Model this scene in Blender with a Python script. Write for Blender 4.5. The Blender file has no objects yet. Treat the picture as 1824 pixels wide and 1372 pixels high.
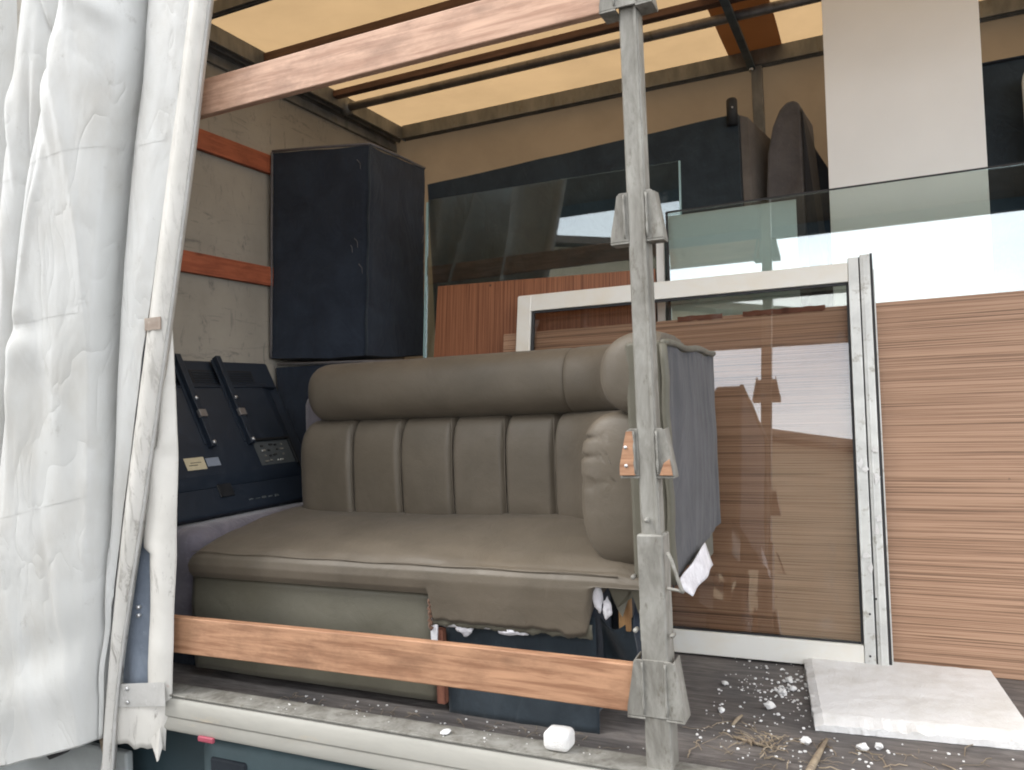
import bpy, bmesh, math, random
from mathutils import Vector, Matrix, noise
random.seed(7)
S = bpy.context.scene
COL = S.collection
R = math.radians

# ------------------------------------------------------------------ camera
cam_d = bpy.data.cameras.new('camera'); cam = bpy.data.objects.new('camera', cam_d); COL.objects.link(cam)
yaw, pitch, roll = R(24.96), R(1.30), R(-2.265)
fw = Vector((-math.sin(yaw)*math.cos(pitch), math.cos(yaw)*math.cos(pitch), math.sin(pitch)))
rt = Vector((math.cos(yaw), math.sin(yaw), 0)); up = rt.cross(fw)
rr = math.cos(roll)*rt + math.sin(roll)*up; uu = -math.sin(roll)*rt + math.cos(roll)*up
m = Matrix((rr, uu, -fw)).transposed().to_4x4(); m.translation = Vector((0, -1.75, 1.85))
cam.matrix_world = m
cam_d.sensor_width = 36; cam_d.lens = 36*1414/1824; cam_d.clip_start = 0.05; cam_d.clip_end = 500
cam_d.dof.use_dof = True; cam_d.dof.focus_distance = 2.5; cam_d.dof.aperture_fstop = 9
S.camera = cam

# ------------------------------------------------------------------ sky and sun (bright overcast)
W = bpy.data.worlds.new('World'); S.world = W; W.use_nodes = True
nt = W.node_tree; nt.nodes.clear()
SUN_EL, SUN_ROT = R(48), R(238)
sky = nt.nodes.new('ShaderNodeTexSky'); sky.sky_type = 'NISHITA'; sky.sun_disc = False
sky.sun_elevation = SUN_EL; sky.sun_rotation = SUN_ROT
tc = nt.nodes.new('ShaderNodeTexCoord'); mp = nt.nodes.new('ShaderNodeMapping'); mp.inputs['Scale'].default_value = (1, 1, 2.6)
nz = nt.nodes.new('ShaderNodeTexNoise'); nz.inputs['Scale'].default_value = 2.2; nz.inputs['Detail'].default_value = 7; nz.inputs['Roughness'].default_value = .55
rp = nt.nodes.new('ShaderNodeMapRange'); rp.inputs['From Min'].default_value = .3; rp.inputs['From Max'].default_value = .6
rp.inputs['To Min'].default_value = .62; rp.inputs['To Max'].default_value = 1.0
mx = nt.nodes.new('ShaderNodeMix'); mx.data_type = 'RGBA'
mx.inputs[7].default_value = (13.6, 14.0, 14.5, 1)
bg = nt.nodes.new('ShaderNodeBackground'); bg.inputs['Strength'].default_value = .1
wo = nt.nodes.new('ShaderNodeOutputWorld')
L = nt.links.new
L(tc.outputs['Generated'], mp.inputs['Vector']); L(mp.outputs[0], nz.inputs['Vector']); L(nz.outputs[0], rp.inputs['Value'])
L(rp.outputs[0], mx.inputs[0]); L(sky.outputs[0], mx.inputs[6]); L(mx.outputs[2], bg.inputs['Color']); L(bg.outputs[0], wo.inputs['Surface'])
sd = bpy.data.lights.new('sun', 'SUN'); sd.energy = 0.9; sd.angle = R(22); sd.color = (1, .96, .9)
so = bpy.data.objects.new('sun', sd); COL.objects.link(so)
az = SUN_ROT  # direction towards the sun, measured like the sky's rotation (0 = +Y, clockwise)
sv = Vector((math.sin(az)*math.cos(SUN_EL), math.cos(az)*math.cos(SUN_EL), math.sin(SUN_EL)))
so.rotation_euler = sv.to_track_quat('Z', 'Y').to_euler(); so.location = sv*30
S.view_settings.view_transform = 'Standard'; S.view_settings.look = 'None'
S.view_settings.exposure = 1.3; S.view_settings.gamma = 1; S.view_settings.use_curve_mapping = False
S.render.engine = 'CYCLES'; S.cycles.max_bounces = 12; S.cycles.diffuse_bounces = 5; S.cycles.glossy_bounces = 5
S.cycles.transparent_max_bounces = 24; S.cycles.transmission_bounces = 8
S.cycles.sample_clamp_indirect = 6; S.cycles.use_denoising = True; S.cycles.filter_width = 1.9

# ------------------------------------------------------------------ material helpers
class NT:
    def __init__(s, name):
        s.m = bpy.data.materials.new(name); s.m.use_nodes = True; s.t = s.m.node_tree; s.t.nodes.clear()
        s.out = s.t.nodes.new('ShaderNodeOutputMaterial'); s.b = None
        s.tc = s.t.nodes.new('ShaderNodeTexCoord')
    def n(s, ty, **kw):
        x = s.t.nodes.new('ShaderNode'+ty)
        for k, v in kw.items():
            if hasattr(x, k) and not isinstance(v, tuple): setattr(x, k, v)
        return x
    def l(s, a, b): s.t.links.new(a, b)
    def coords(s, scale=(1, 1, 1), rot=(0, 0, 0), which='Object'):
        mp = s.n('Mapping'); mp.inputs['Scale'].default_value = scale; mp.inputs['Rotation'].default_value = rot
        s.l(s.tc.outputs[which], mp.inputs[0]); return mp.outputs[0]
    def noise(s, sc, vec=None, detail=5, rough=.55, dist=0):
        x = s.n('TexNoise'); x.inputs['Scale'].default_value = sc; x.inputs['Detail'].default_value = detail
        x.inputs['Roughness'].default_value = rough; x.inputs['Distortion'].default_value = dist
        s.l(vec if vec is not None else s.coords(), x.inputs['Vector']); return x.outputs[0]
    def ramp(s, fac, stops):
        r = s.n('ValToRGB'); e = r.color_ramp.elements
        while len(e) < len(stops): e.new(.5)
        for i, (p, c) in enumerate(stops):
            e[i].position = p; e[i].color = (*c, 1) if not isinstance(c, (int, float)) else (c, c, c, 1)
        s.l(fac, r.inputs[0]); return r.outputs[0]
    def mix(s, f, a, b, mode='MIX'):
        x = s.n('Mix'); x.data_type = 'RGBA'; x.blend_type = mode
        for v, i in ((f, 0), (a, 6), (b, 7)):
            if isinstance(v, (int, float)) and i == 0: x.inputs[0].default_value = v
            elif isinstance(v, tuple): x.inputs[i].default_value = (*v, 1)
            else: s.l(v, x.inputs[i])
        return x.outputs[2]
    def math(s, op, a, b=0.0):
        x = s.n('Math'); x.operation = op
        for v, i in ((a, 0), (b, 1)):
            if isinstance(v, (int, float)): x.inputs[i].default_value = v
            else: s.l(v, x.inputs[i])
        return x.outputs[0]
    def princ(s, col, rough=.6, metal=0, bump=None, bs=.3, bd=.002, sheen=0, spec=.5, coat=0):
        b = s.n('BsdfPrincipled'); s.b = b
        for v, k in ((col, 'Base Color'), (rough, 'Roughness'), (metal, 'Metallic')):
            if isinstance(v, (int, float)): b.inputs[k].default_value = v
            elif isinstance(v, tuple): b.inputs[k].default_value = (*v, 1)
            else: s.l(v, b.inputs[k])
        b.inputs['Sheen Weight'].default_value = sheen; b.inputs['Specular IOR Level'].default_value = spec
        b.inputs['Coat Weight'].default_value = coat
        if bump is not None:
            bu = s.n('Bump'); bu.inputs['Strength'].default_value = bs; bu.inputs['Distance'].default_value = bd
            s.l(bump, bu.inputs['Height']); s.l(bu.outputs[0], b.inputs['Normal'])
        s.l(b.outputs[0], s.out.inputs['Surface']); return s.m

def wood(name, lo, hi, axis='x', sc=1.0, knots=True, rough=.65):
    a = NT(name); st = {'x': (1.5, 22, 22), 'y': (22, 1.5, 22), 'z': (22, 22, 1.5)}[axis]
    g = a.noise(3*sc, a.coords(st), 6, .6, .6)
    g2 = a.noise(5*sc, a.coords(tuple(v*.35 for v in st)), 3, .5, 1.5)
    col = a.ramp(g, [(.36, lo), (.52, hi), (.68, tuple(min(1, c*1.2) for c in hi))])
    col = a.mix(a.math('MULTIPLY', g2, .5), col, tuple(c*.7 for c in lo))
    if knots:
        v = a.n('TexVoronoi'); v.inputs['Scale'].default_value = 4.2
        ks = {'x': (1, 2.6, 2.2), 'y': (2.6, 1, 2.6), 'z': (2.6, 2.6, 1)}[axis]
        a.l(a.coords(ks), v.inputs['Vector'])
        k = a.math('MULTIPLY', a.ramp(v.outputs['Distance'], [(.03, 1.0), (.15, 0.0)]), a.ramp(a.noise(2.3, None, 2), [(.42, .0), (.62, 1.0)]))
        col = a.mix(k, col, tuple(c*.35 for c in lo))
    dirt = a.ramp(a.noise(6, a.coords(tuple(max(.8, q_*.08) for q_ in st)), 8, .75), [(.46, 0.0), (.70, .6)])
    col = a.mix(dirt, col, tuple(c*.5 for c in lo))
    return a.princ(col, rough, 0, g, .4, .0015)

def fabric(name, c1, c2, rough=.9, weave=900, sheen=.15, wr=8):
    a = NT(name)
    w = a.noise(wr, None, 4, .6, .5); f = a.noise(weave, None, 2)
    col = a.ramp(w, [(.35, c1), (.7, c2)])
    h = a.math('ADD', a.math('MULTIPLY', w, 3.0), a.math('MULTIPLY', f, .4))
    rg_ = a.math('POWER', a.math('ABSOLUTE', a.math('SUBTRACT', a.noise(4.5, a.coords((1, 1, .5)), 4, .55, 1.4), .5)), .5)
    h = a.math('ADD', h, a.math('MULTIPLY', rg_, 4.0))
    col = a.mix(a.ramp(a.noise(35, None, 8, .8), [(.58, 0.0), (.72, .3)]), col, tuple(min(1, v*2.2+.02) for v in c2))
    return a.princ(col, rough, 0, h, .35, .004, sheen)

def leather(name, c1, c2):
    a = NT(name)
    w = a.noise(5, None, 5, .6, .4); v = a.n('TexVoronoi'); v.inputs['Scale'].default_value = 380; a.l(a.coords(), v.inputs['Vector'])
    col = a.ramp(w, [(.3, c1), (.72, c2)])
    sc = a.ramp(a.noise(30, a.coords((1, 1, 6)), 6, .7), [(.62, 0.0), (.8, .35)])
    col = a.mix(sc, col, tuple(c*1.5 for c in c2))
    rg = a.ramp(a.noise(9), [(.3, .46), (.7, .62)])
    h = a.math('ADD', a.math('MULTIPLY', v.outputs['Distance'], .25), a.math('MULTIPLY', a.noise(14, None, 3), 2.0))
    wr = a.math('POWER', a.math('ABSOLUTE', a.math('SUBTRACT', a.noise(9, a.coords((1, 1, .55)), 5, .6, 1.2), .5)), .5)
    h = a.math('ADD', h, a.math('MULTIPLY', wr, 1.3))
    return a.princ(col, rg, 0, h, .35, .003, .05, .5)

def metal(name, c1, c2, rough=.5, met=.45, sc=14, dirt=(.16, .14, .11), st=(1, 1, .35)):
    a = NT(name)
    w = a.noise(sc, a.coords(st), 7, .65, .4)
    col = a.ramp(w, [(.35, c1), (.65, c2)])
    col = a.mix(a.ramp(a.noise(sc*2.3, a.coords(st), 8, .75), [(.56, 0.0), (.66, .8)]), col, dirt)
    return a.princ(col, a.ramp(w, [(.3, rough+.12), (.7, rough-.08)]), met, w, .4, .002)

M = {}
M['board'] = wood('board_wood', (.29, .14, .075), (.47, .26, .15))
M['board_top'] = wood('board_wood_bright_lit', (.42, .235, .155), (.60, .38, .27), rough=.55)  # same wood as the low board; its stronger light and haze are in the colour
M['board_red'] = wood('board_wood_red', (.30, .075, .035), (.42, .12, .055), axis='y')
M['post_wood'] = wood('raw_pine', (.42, .22, .09), (.55, .32, .14), axis='z')
M['galv'] = metal('galvanised_steel', (.15, .14, .12), (.33, .32, .29), .6, .15, 12, (.12, .105, .08), (1.4, 1.4, .5))
M['galv_dark'] = metal('aged_roof_profile', (.14, .145, .145), (.24, .24, .23), .5, .4, 10)
M['pipe'] = metal('roof_pipe_steel', (.22, .205, .20), (.33, .31, .30), .4, .6, 10)
M['batten_and_shade'] = wood('roof_batten_wood_and_shade', (.10, .05, .035), (.17, .09, .06), knots=False)  # brown wood, also used for the shadow strip along the tarp overlap
M['bow'] = metal('painted_roof_bow', (.05, .08, .10), (.08, .115, .135), .5, .2, 8)
M['alu'] = metal('satin_aluminium', (.55, .55, .53), (.68, .68, .65), .42, .45, 9, (.32, .29, .24), (1, 1, 1))
M['alu_cream'] = metal('cream_coated_aluminium', (.31, .30, .268), (.41, .395, .355), .5, .05, 6, (.45, .38, .28), (.25, 1, 1))
M['screw'] = metal('screw_steel', (.6, .6, .6), (.75, .75, .75), .3, .7)
M['navy'] = fabric('navy_lining_fabric', (.008, .014, .027), (.016, .026, .044))
M['navy2'] = fabric('slate_lining_fabric', (.015, .024, .033), (.028, .041, .053))
M['greyfab'] = fabric('grey_upholstery_fabric', (.10, .095, .10), (.15, .14, .145), wr=12)
M['grey_side'] = fabric('taupe_upholstery_fabric', (.11, .095, .085), (.16, .14, .125))
M['lilac'] = fabric('lilac_grey_velour', (.12, .11, .135), (.19, .17, .195), sheen=.4)
M['sidepanel'] = fabric('charcoal_backing_fabric', (.034, .035, .041), (.062, .062, .070), wr=5)
M['leather'] = leather('olive_brown_leather', (.086, .070, .050), (.122, .099, .072))
M['olive'] = leather('olive_panel_leather', (.088, .081, .059), (.118, .109, .081))
M['padding'] = fabric('white_padding', (.55, .53, .56), (.78, .77, .8), weave=200, wr=30)
a = NT('expanded_foam'); vv = a.n('TexVoronoi'); vv.inputs['Scale'].default_value = 230; a.l(a.coords(), vv.inputs['Vector'])
M['foam'] = a.princ(a.mix(a.ramp(a.noise(7, None, 7, .7), [(.45, 0.0), (.72, .6)]), (.74, .73, .72), (.52, .49, .44)), .85, 0, vv.outputs['Distance'], .5, .002)
M['thread'] = fabric('pucker_thread', (.10, .05, .03), (.2, .11, .07))
M['strip_red'] = wood('red_brown_batten', (.15, .05, .03), (.25, .10, .06), axis='z', knots=False)
M['straw'] = wood('dry_straw', (.24, .18, .125), (.36, .29, .2), knots=False)

def tarp(name, c_dif, c_tr, amt, sc=3, rough=.6):
    a = NT(name); w = a.noise(sc, None, 6, .6, .3)
    c1 = a.ramp(w, [(.35, tuple(v*.82 for v in c_dif)), (.7, c_dif)]); c2 = a.ramp(w, [(.35, tuple(v*.86 for v in c_tr)), (.7, c_tr)])
    d = a.n('BsdfDiffuse'); t = a.n('BsdfTranslucent'); mxs = a.n('MixShader'); mxs.inputs[0].default_value = amt
    bu = a.n('Bump'); bu.inputs['Strength'].default_value = .25; bu.inputs['Distance'].default_value = .01
    a.l(a.noise(6, None, 4), bu.inputs['Height']); a.l(bu.outputs[0], d.inputs['Normal'])
    a.l(c1, d.inputs['Color']); a.l(c2, t.inputs['Color']); a.l(d.outputs[0], mxs.inputs[1]); a.l(t.outputs[0], mxs.inputs[2])
    a.l(mxs.outputs[0], a.out.inputs['Surface']); return a.m
M['roof'] = tarp('translucent_roof_tarp', (.44, .33, .21), (.33, .215, .108), .60)
M['roofband'] = tarp('doubled_roof_tarp', (.38, .22, .13), (.40, .19, .08), .22)
M['walltarp'] = tarp('tan_wall_tarp', (.36, .285, .20), (.32, .22, .13), .16)
M['backdrop'] = tarp('white_wall_back', (.6, .6, .58), (.4, .35, .28), .2)

def curtain_mat():
    a = NT('white_pvc_curtain')
    w = a.noise(2.2, a.coords((1, 1, .5)), 6, .6, .3)
    col = a.ramp(w, [(.35, (.56, .56, .54)), (.65, (.66, .66, .645))])
    col = a.mix(a.ramp(a.noise(3.5, a.coords((1.6, 1, .8)), 7, .6), [(.48, 0.0), (.70, .45)]), col, (.44, .41, .36))
    col = a.mix(a.ramp(a.noise(11, a.coords((1.3, 1, .8)), 8, .8), [(.60, 0.0), (.68, .4)]), col, (.33, .31, .28))
    gr = a.noise(240, a.coords((1, 1, .12)), 2); gr2 = a.noise(240, a.coords((.12, 1, 1)), 2)
    h = a.math('ADD', a.math('MULTIPLY', w, 2.0), a.math('MULTIPLY', a.math('ADD', gr, gr2), .10))
    cr = a.math('POWER', a.math('ABSOLUTE', a.math('SUBTRACT', a.noise(4.2, a.coords((1.6, 1, .6)), 3, .5, .6), .5)), .55)
    h = a.math('ADD', h, a.math('MULTIPLY', cr, 2.2))
    a.princ(col, .42, 0, h, .45, .008, 0, .5)
    t = a.n('BsdfTranslucent'); t.inputs['Color'].default_value = (.5, .48, .42, 1)
    ms = a.n('MixShader'); ms.inputs[0].default_value = .12
    a.l(a.b.outputs[0], ms.inputs[1]); a.l(t.outputs[0], ms.inputs[2]); a.l(ms.outputs[0], a.out.inputs['Surface'])
    return a.m
M['curtain'] = curtain_mat()
def hem_mat(name='scuffed_white_hem', rust=.0, th=.515):
    a = NT(name)
    col = a.ramp(a.noise(6, None, 5), [(.3, (.54, .52, .48)), (.7, (.66, .64, .60))])
    sc = a.ramp(a.noise(22, a.coords((2, 1, .4)), 8, .75, .6), [(th+.01, 0.0), (th+.09, .75)])
    low = a.n('SeparateXYZ'); a.l(a.coords(), low.inputs[0])
    amt = a.n('MapRange'); a.l(low.outputs[2], amt.inputs[0]); amt.inputs[1].default_value = 1.6; amt.inputs[2].default_value = -.1
    amt.inputs[3].default_value = .2; amt.inputs[4].default_value = 1
    col = a.mix(a.math('MULTIPLY', sc, amt.outputs[0]), col, (.13, .11, .09))
    if rust: col = a.mix(a.ramp(a.noise(9, None, 4), [(.70, 0.0), (.76, .6)]), col, (.33, .13, .05))
    return a.princ(col, .55, 0, sc, .3, .001)
M['hem'] = hem_mat()
M['flap'] = hem_mat('dirty_white_flap', 1, .575)
M['strap'] = fabric('grey_strap_webbing', (.40, .39, .37), (.50, .49, .47), weave=500)
M['brownpatch'] = fabric('brown_tape', (.26, .2, .16), (.42, .36, .3))
M['bluegrey'] = fabric('blue_grey_tarp', (.16, .19, .24), (.24, .28, .34), rough=.7)

def bulkhead():
    a = NT('bulkhead_plywood')
    col = a.ramp(a.noise(2.5, None, 6, .6), [(.3, (.26, .24, .205)), (.7, (.36, .33, .28))])
    s1 = a.ramp(a.noise(5, a.coords((1, 2.2, .8)), 9, .8, 1.6), [(.56, 0.0), (.68, .7)])
    col = a.mix(s1, col, (.07, .075, .085))
    s2 = a.ramp(a.noise(3, a.coords((1, .8, 6)), 9, .75, 1.4), [(.58, 0.0), (.66, .5)])
    col = a.mix(s2, col, (.08, .085, .09))
    return a.princ(col, .7, 0, s1, .2, .001)
M['bulk'] = bulkhead()

def zebrano(name, axis, dark, mid, light, sc=1.0):
    """stripes run along axis, bands vary across z (axis x) or x (axis z)"""
    a = NT(name)
    st = (.7, 1, 165) if axis == 'x' else (170, 1, 1.1)
    st2 = (.4, 1, 50) if axis == 'x' else (60, 1, .5)
    n1 = a.noise(1.7*sc, a.coords(st), 5, .7, .25); n2 = a.noise(1.6*sc, a.coords(st2), 3, .5, .2)
    v = a.math('ADD', a.math('MULTIPLY', n1, .82), a.math('MULTIPLY', n2, .18))
    col = a.ramp(v, [(.38, dark), (.47, mid), (.54, light), (.64, tuple(min(1, c*1.12) for c in light))])
    vo = a.n('TexVoronoi'); vo.inputs['Scale'].default_value = 5; a.l(a.coords((1, .2, 1)), vo.inputs['Vector'])
    col = a.mix(a.ramp(vo.outputs['Distance'], [(.02, .8), (.035, 0.0)]), col, (.04, .03, .025))
    return a.princ(col, .42, 0, v, .15, .001, 0, .4)
M['zebra_h'] = zebrano('horizontal_zebrano_veneer', 'x', (.13, .07, .04), (.325, .185, .112), (.425, .26, .168))
M['zebra_v'] = zebrano('vertical_red_veneer', 'z', (.11, .042, .022), (.22, .085, .042), (.30, .125, .065))
M['edge_brown'] = wood('panel_edge', (.15, .07, .04), (.24, .12, .07), knots=False)

def glass(name, tint, refl):
    a = NT(name)
    t = a.n('BsdfTransparent'); t.inputs[0].default_value = (*tint, 1)
    g = a.n('BsdfGlossy'); g.inputs['Roughness'].default_value = .012; g.inputs[0].default_value = (.93, .97, 1, 1)
    lw = a.n('LayerWeight'); lw.inputs[0].default_value = .35
    f = a.math('ADD', a.math('MULTIPLY', lw.outputs['Fresnel'], .8), refl)
    sm = a.ramp(a.noise(7, a.coords((1, 1, .6)), 8, .7, .8), [(.60, 0.0), (.74, .22)])
    d = a.n('BsdfDiffuse'); d.inputs[0].default_value = (.55, .58, .6, 1)
    m1 = a.n('MixShader'); a.l(f, m1.inputs[0]); a.l(t.outputs[0], m1.inputs[1]); a.l(g.outputs[0], m1.inputs[2])
    m2 = a.n('MixShader'); a.l(a.math('MULTIPLY', sm, .35), m2.inputs[0]); a.l(m1.outputs[0], m2.inputs[1]); a.l(d.outputs[0], m2.inputs[2])
    a.l(m2.outputs[0], a.out.inputs['Surface']); return a.m
M['glass_green'] = glass('green_tinted_glass', (.935, .985, .955), .17)
M['glass_left'] = glass('old_clear_glass', (.90, .96, .94), .08)
M['glass_win'] = glass('bronze_window_glass', (.995, .98, .96), .045)
a = NT('polished_glass_edge'); M['glass_edge'] = a.princ((.32, .46, .46), .15, 0, None)
a = NT('black_rubber'); M['rubber'] = a.princ((.02, .02, .022), .6)
a = NT('chipped_putty'); M['putty'] = a.princ((.16, .06, .035), .9, 0, a.noise(60), .5, .002)

def board_white():
    a = NT('white_laminate')
    c = a.ramp(a.noise(2.5, None, 6), [(.35, (.82, .815, .805)), (.7, (.87, .865, .855))])
    c = a.mix(a.ramp(a.noise(14, None, 8, .75), [(.66, 0.0), (.78, .3)]), c, (.45, .42, .38))
    return a.princ(c, .45)
M['whiteboard'] = board_white()
a = NT('window_white_paint'); c = a.ramp(a.noise(3, a.coords((.6, 1, .6)), 7, .7, .6), [(.42, (.74, .72, .66)), (.62, (.70, .61, .46)), (.75, (.55, .44, .30))])
c = a.mix(.45, c, (.76, .75, .72)); M['winpaint'] = a.princ(c, .4, .05)
def plastic(name, c, rough=.4, sc=30):
    a = NT(name); n = a.noise(sc, None, 6, .7)
    col = a.mix(a.ramp(n, [(.5, 0.0), (.75, .35)]), c, tuple(v*1.6+.02 for v in c))
    return a.princ(col, a.ramp(n, [(.3, rough), (.7, rough+.2)]), 0, a.noise(300), .1, .0006)
M['tvblack'] = plastic('black_tv_plastic', (.011, .018, .030), .42)
M['tvdeep'] = plastic('tv_recess_plastic', (.006, .008, .011), .5)
M['connector'] = plastic('connector_plate', (.07, .08, .085), .35)
M['paper'] = plastic('yellowed_paper_label', (.50, .44, .30), .7, 60)
M['paper2'] = plastic('grey_paper_label', (.20, .23, .28), .7, 60)
M['teal'] = plastic('teal_chassis_paint', (.028, .05, .06), .5, 8)
M['teal2'] = plastic('teal_toolbox_paint', (.05, .08, .09), .5, 8)
M['chassis'] = plastic('dark_chassis_paint', (.008, .013, .02), .7, 8)
M['red_refl'] = plastic('red_reflector', (.33, .06, .09), .5)
M['grey_paint'] = plastic('grey_body_paint', (.30, .32, .32), .5, 5)
M['whiteplastic'] = plastic('white_moulded_plastic', (.72, .74, .76), .35, 8)

def floor_mat():
    a = NT('worn_plywood_floor')
    g = a.noise(5, a.coords((1.2, 9, 1)), 9, .75, .8)
    col = a.ramp(g, [(.32, (.058, .050, .046)), (.5, (.125, .110, .102)), (.68, (.22, .20, .185))])
    sc = a.ramp(a.noise(12, a.coords((.8, 10, 1), (0, 0, .35)), 9, .8, 1), [(.6, 0.0), (.68, .5)])
    col = a.mix(sc, col, (.24, .21, .185))
    col = a.mix(a.ramp(a.noise(4, None, 5), [(.45, 0.0), (.7, .6)]), col, (.05, .05, .055))
    return a.princ(col, .75, 0, g, .5, .003)
M['floor'] = floor_mat()
a = NT('yard_asphalt'); n = a.noise(60, None, 8, .7)
M['ground'] = a.princ(a.ramp(n, [(.3, (.05, .05, .05)), (.7, (.11, .105, .10))]), .9, 0, n, .5, .01)
a = NT('tan_render_wall'); n = a.noise(2, None, 8, .7)
M['tanwall'] = a.princ(a.ramp(n, [(.3, (.36, .29, .19)), (.7, (.46, .38, .27))]), .85, 0, n, .3, .01)
M['soffit'] = wood('soffit_boards', (.07, .045, .03), (.12, .08, .055), knots=False)
M['fascia'] = plastic('teal_fascia', (.02, .045, .07), .5, 6)

# ------------------------------------------------------------------ object helpers
def link(o): COL.objects.link(o); return o
def tag(o, label=None, cat=None, group=None, kind=None):
    if label: o['label'] = label
    if cat: o['category'] = cat
    if group: o['group'] = group
    if kind: o['kind'] = kind
    return o
def thing(name, loc, label, cat, group=None):
    e = bpy.data.objects.new(name, None); e.location = loc; e.empty_display_size = .1; link(e)
    return tag(e, label, cat, group)
def origin_of(p):
    v = Vector((0, 0, 0))
    while p is not None: v = v + Vector(p.location); p = p.parent
    return v
def mesh(name, verts, faces, mat, parent=None, smooth=False, bevel=0, seg=2, solid=0, sub=0, org=None):
    me = bpy.data.meshes.new(name)
    o0 = origin_of(parent)
    loc = Vector((0, 0, 0))
    if parent is None:
        if org is None:
            xs = [v[0] for v in verts]; ys = [v[1] for v in verts]; zs = [v[2] for v in verts]
            org = ((min(xs)+max(xs))/2, (min(ys)+max(ys))/2, min(zs))
        loc = Vector(org); o0 = loc
    me.from_pydata([tuple(Vector(v)-o0) for v in verts], [], faces); me.update()
    bm = bmesh.new(); bm.from_mesh(me); bmesh.ops.recalc_face_normals(bm, faces=bm.faces); bm.to_mesh(me); bm.free()
    mats = mat if isinstance(mat, (list, tuple)) else [mat]
    for x in mats: me.materials.append(x)
    if smooth:
        for p in me.polygons: p.use_smooth = True
    o = bpy.data.objects.new(name, me); o.location = loc; o.parent = parent; link(o)
    if solid:
        s = o.modifiers.new('solid', 'SOLIDIFY'); s.thickness = solid; s.offset = 0
    if bevel:
        b = o.modifiers.new('bevel', 'BEVEL'); b.width = bevel; b.segments = seg; b.limit_method = 'ANGLE'
        for p in me.polygons: p.use_smooth = True
        b.harden_normals = True
    if sub:
        s = o.modifiers.new('sub', 'SUBSURF'); s.levels = sub; s.render_levels = sub
    return o
QF = [(0, 1, 2, 3), (4, 7, 6, 5), (0, 4, 5, 1), (1, 5, 6, 2), (2, 6, 7, 3), (3, 7, 4, 0)]
def hexa(name, c, mat, parent=None, bevel=.002, **k):
    return mesh(name, c, QF, mat, parent, bevel=bevel, **k)
def box(name, lo, hi, mat, parent=None, bevel=.002, **k):
    (a, b, c), (d, e, f) = lo, hi
    return hexa(name, [(a, b, c), (d, b, c), (d, e, c), (a, e, c), (a, b, f), (d, b, f), (d, e, f), (a, e, f)], mat, parent, bevel, **k)
def slab(name, bl, br, tr, tl, th, mat, parent=None, bevel=.001, **k):
    """quad with front corners given, thickness th away from the viewer"""
    bl, br, tr, tl = map(Vector, (bl, br, tr, tl)); n = (br-bl).cross(tl-bl).normalized()
    if n.y < 0: n = -n
    q = [bl, br, tr, tl]
    return hexa(name, [tuple(v) for v in q]+[tuple(v+n*th) for v in q], mat, parent, bevel, **k)
def prism(name, poly, d, mat, parent=None, bevel=.002, **k):
    n = len(poly); d = Vector(d)
    v = [tuple(p) for p in poly]+[tuple(Vector(p)+d) for p in poly]
    f = [tuple(range(n)), tuple(range(2*n-1, n-1, -1))]+[(i, (i+1) % n, n+(i+1) % n, n+i) for i in range(n)]
    return mesh(name, v, f, mat, parent, bevel=bevel, **k)
def tube(name, pts, r, mat, parent=None, n=12, **k):
    pts = [Vector(p) for p in pts]; V = []; F = []
    for i, p in enumerate(pts):
        t = (pts[min(i+1, len(pts)-1)]-pts[max(i-1, 0)]).normalized()
        a = t.orthogonal().normalized() if i == 0 else (a - t*a.dot(t)).normalized(); b = t.cross(a)
        rad = r[i] if isinstance(r, (list, tuple)) else r
        V += [tuple(p+a*math.cos(j*math.tau/n)*rad+b*math.sin(j*math.tau/n)*rad) for j in range(n)]
    for i in range(len(pts)-1):
        F += [(i*n+j, i*n+(j+1) % n, (i+1)*n+(j+1) % n, (i+1)*n+j) for j in range(n)]
    F += [tuple(range(n-1, -1, -1)), tuple(range((len(pts)-1)*n, len(pts)*n))]
    return mesh(name, V, F, mat, parent, smooth=True, **k)
def grid(name, fn, nu, nv, mat, parent=None, smooth=True, **k):
    V = [tuple(fn(i/nu, j/nv)) for j in range(nv+1) for i in range(nu+1)]
    F = [(j*(nu+1)+i, j*(nu+1)+i+1, (j+1)*(nu+1)+i+1, (j+1)*(nu+1)+i) for j in range(nv) for i in range(nu)]
    return mesh(name, V, F, mat, parent, smooth=smooth, **k)
def soften(o, amp, sc, seed=0.0):
    """uneven cloth: displace along normals with smooth noise"""
    me = o.data
    ns = [v.normal.copy() for v in me.vertices]
    for v, n in zip(me.vertices, ns):
        v.co += n*amp*noise.noise(v.co*sc+Vector((seed, seed*2, 0)))
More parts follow.
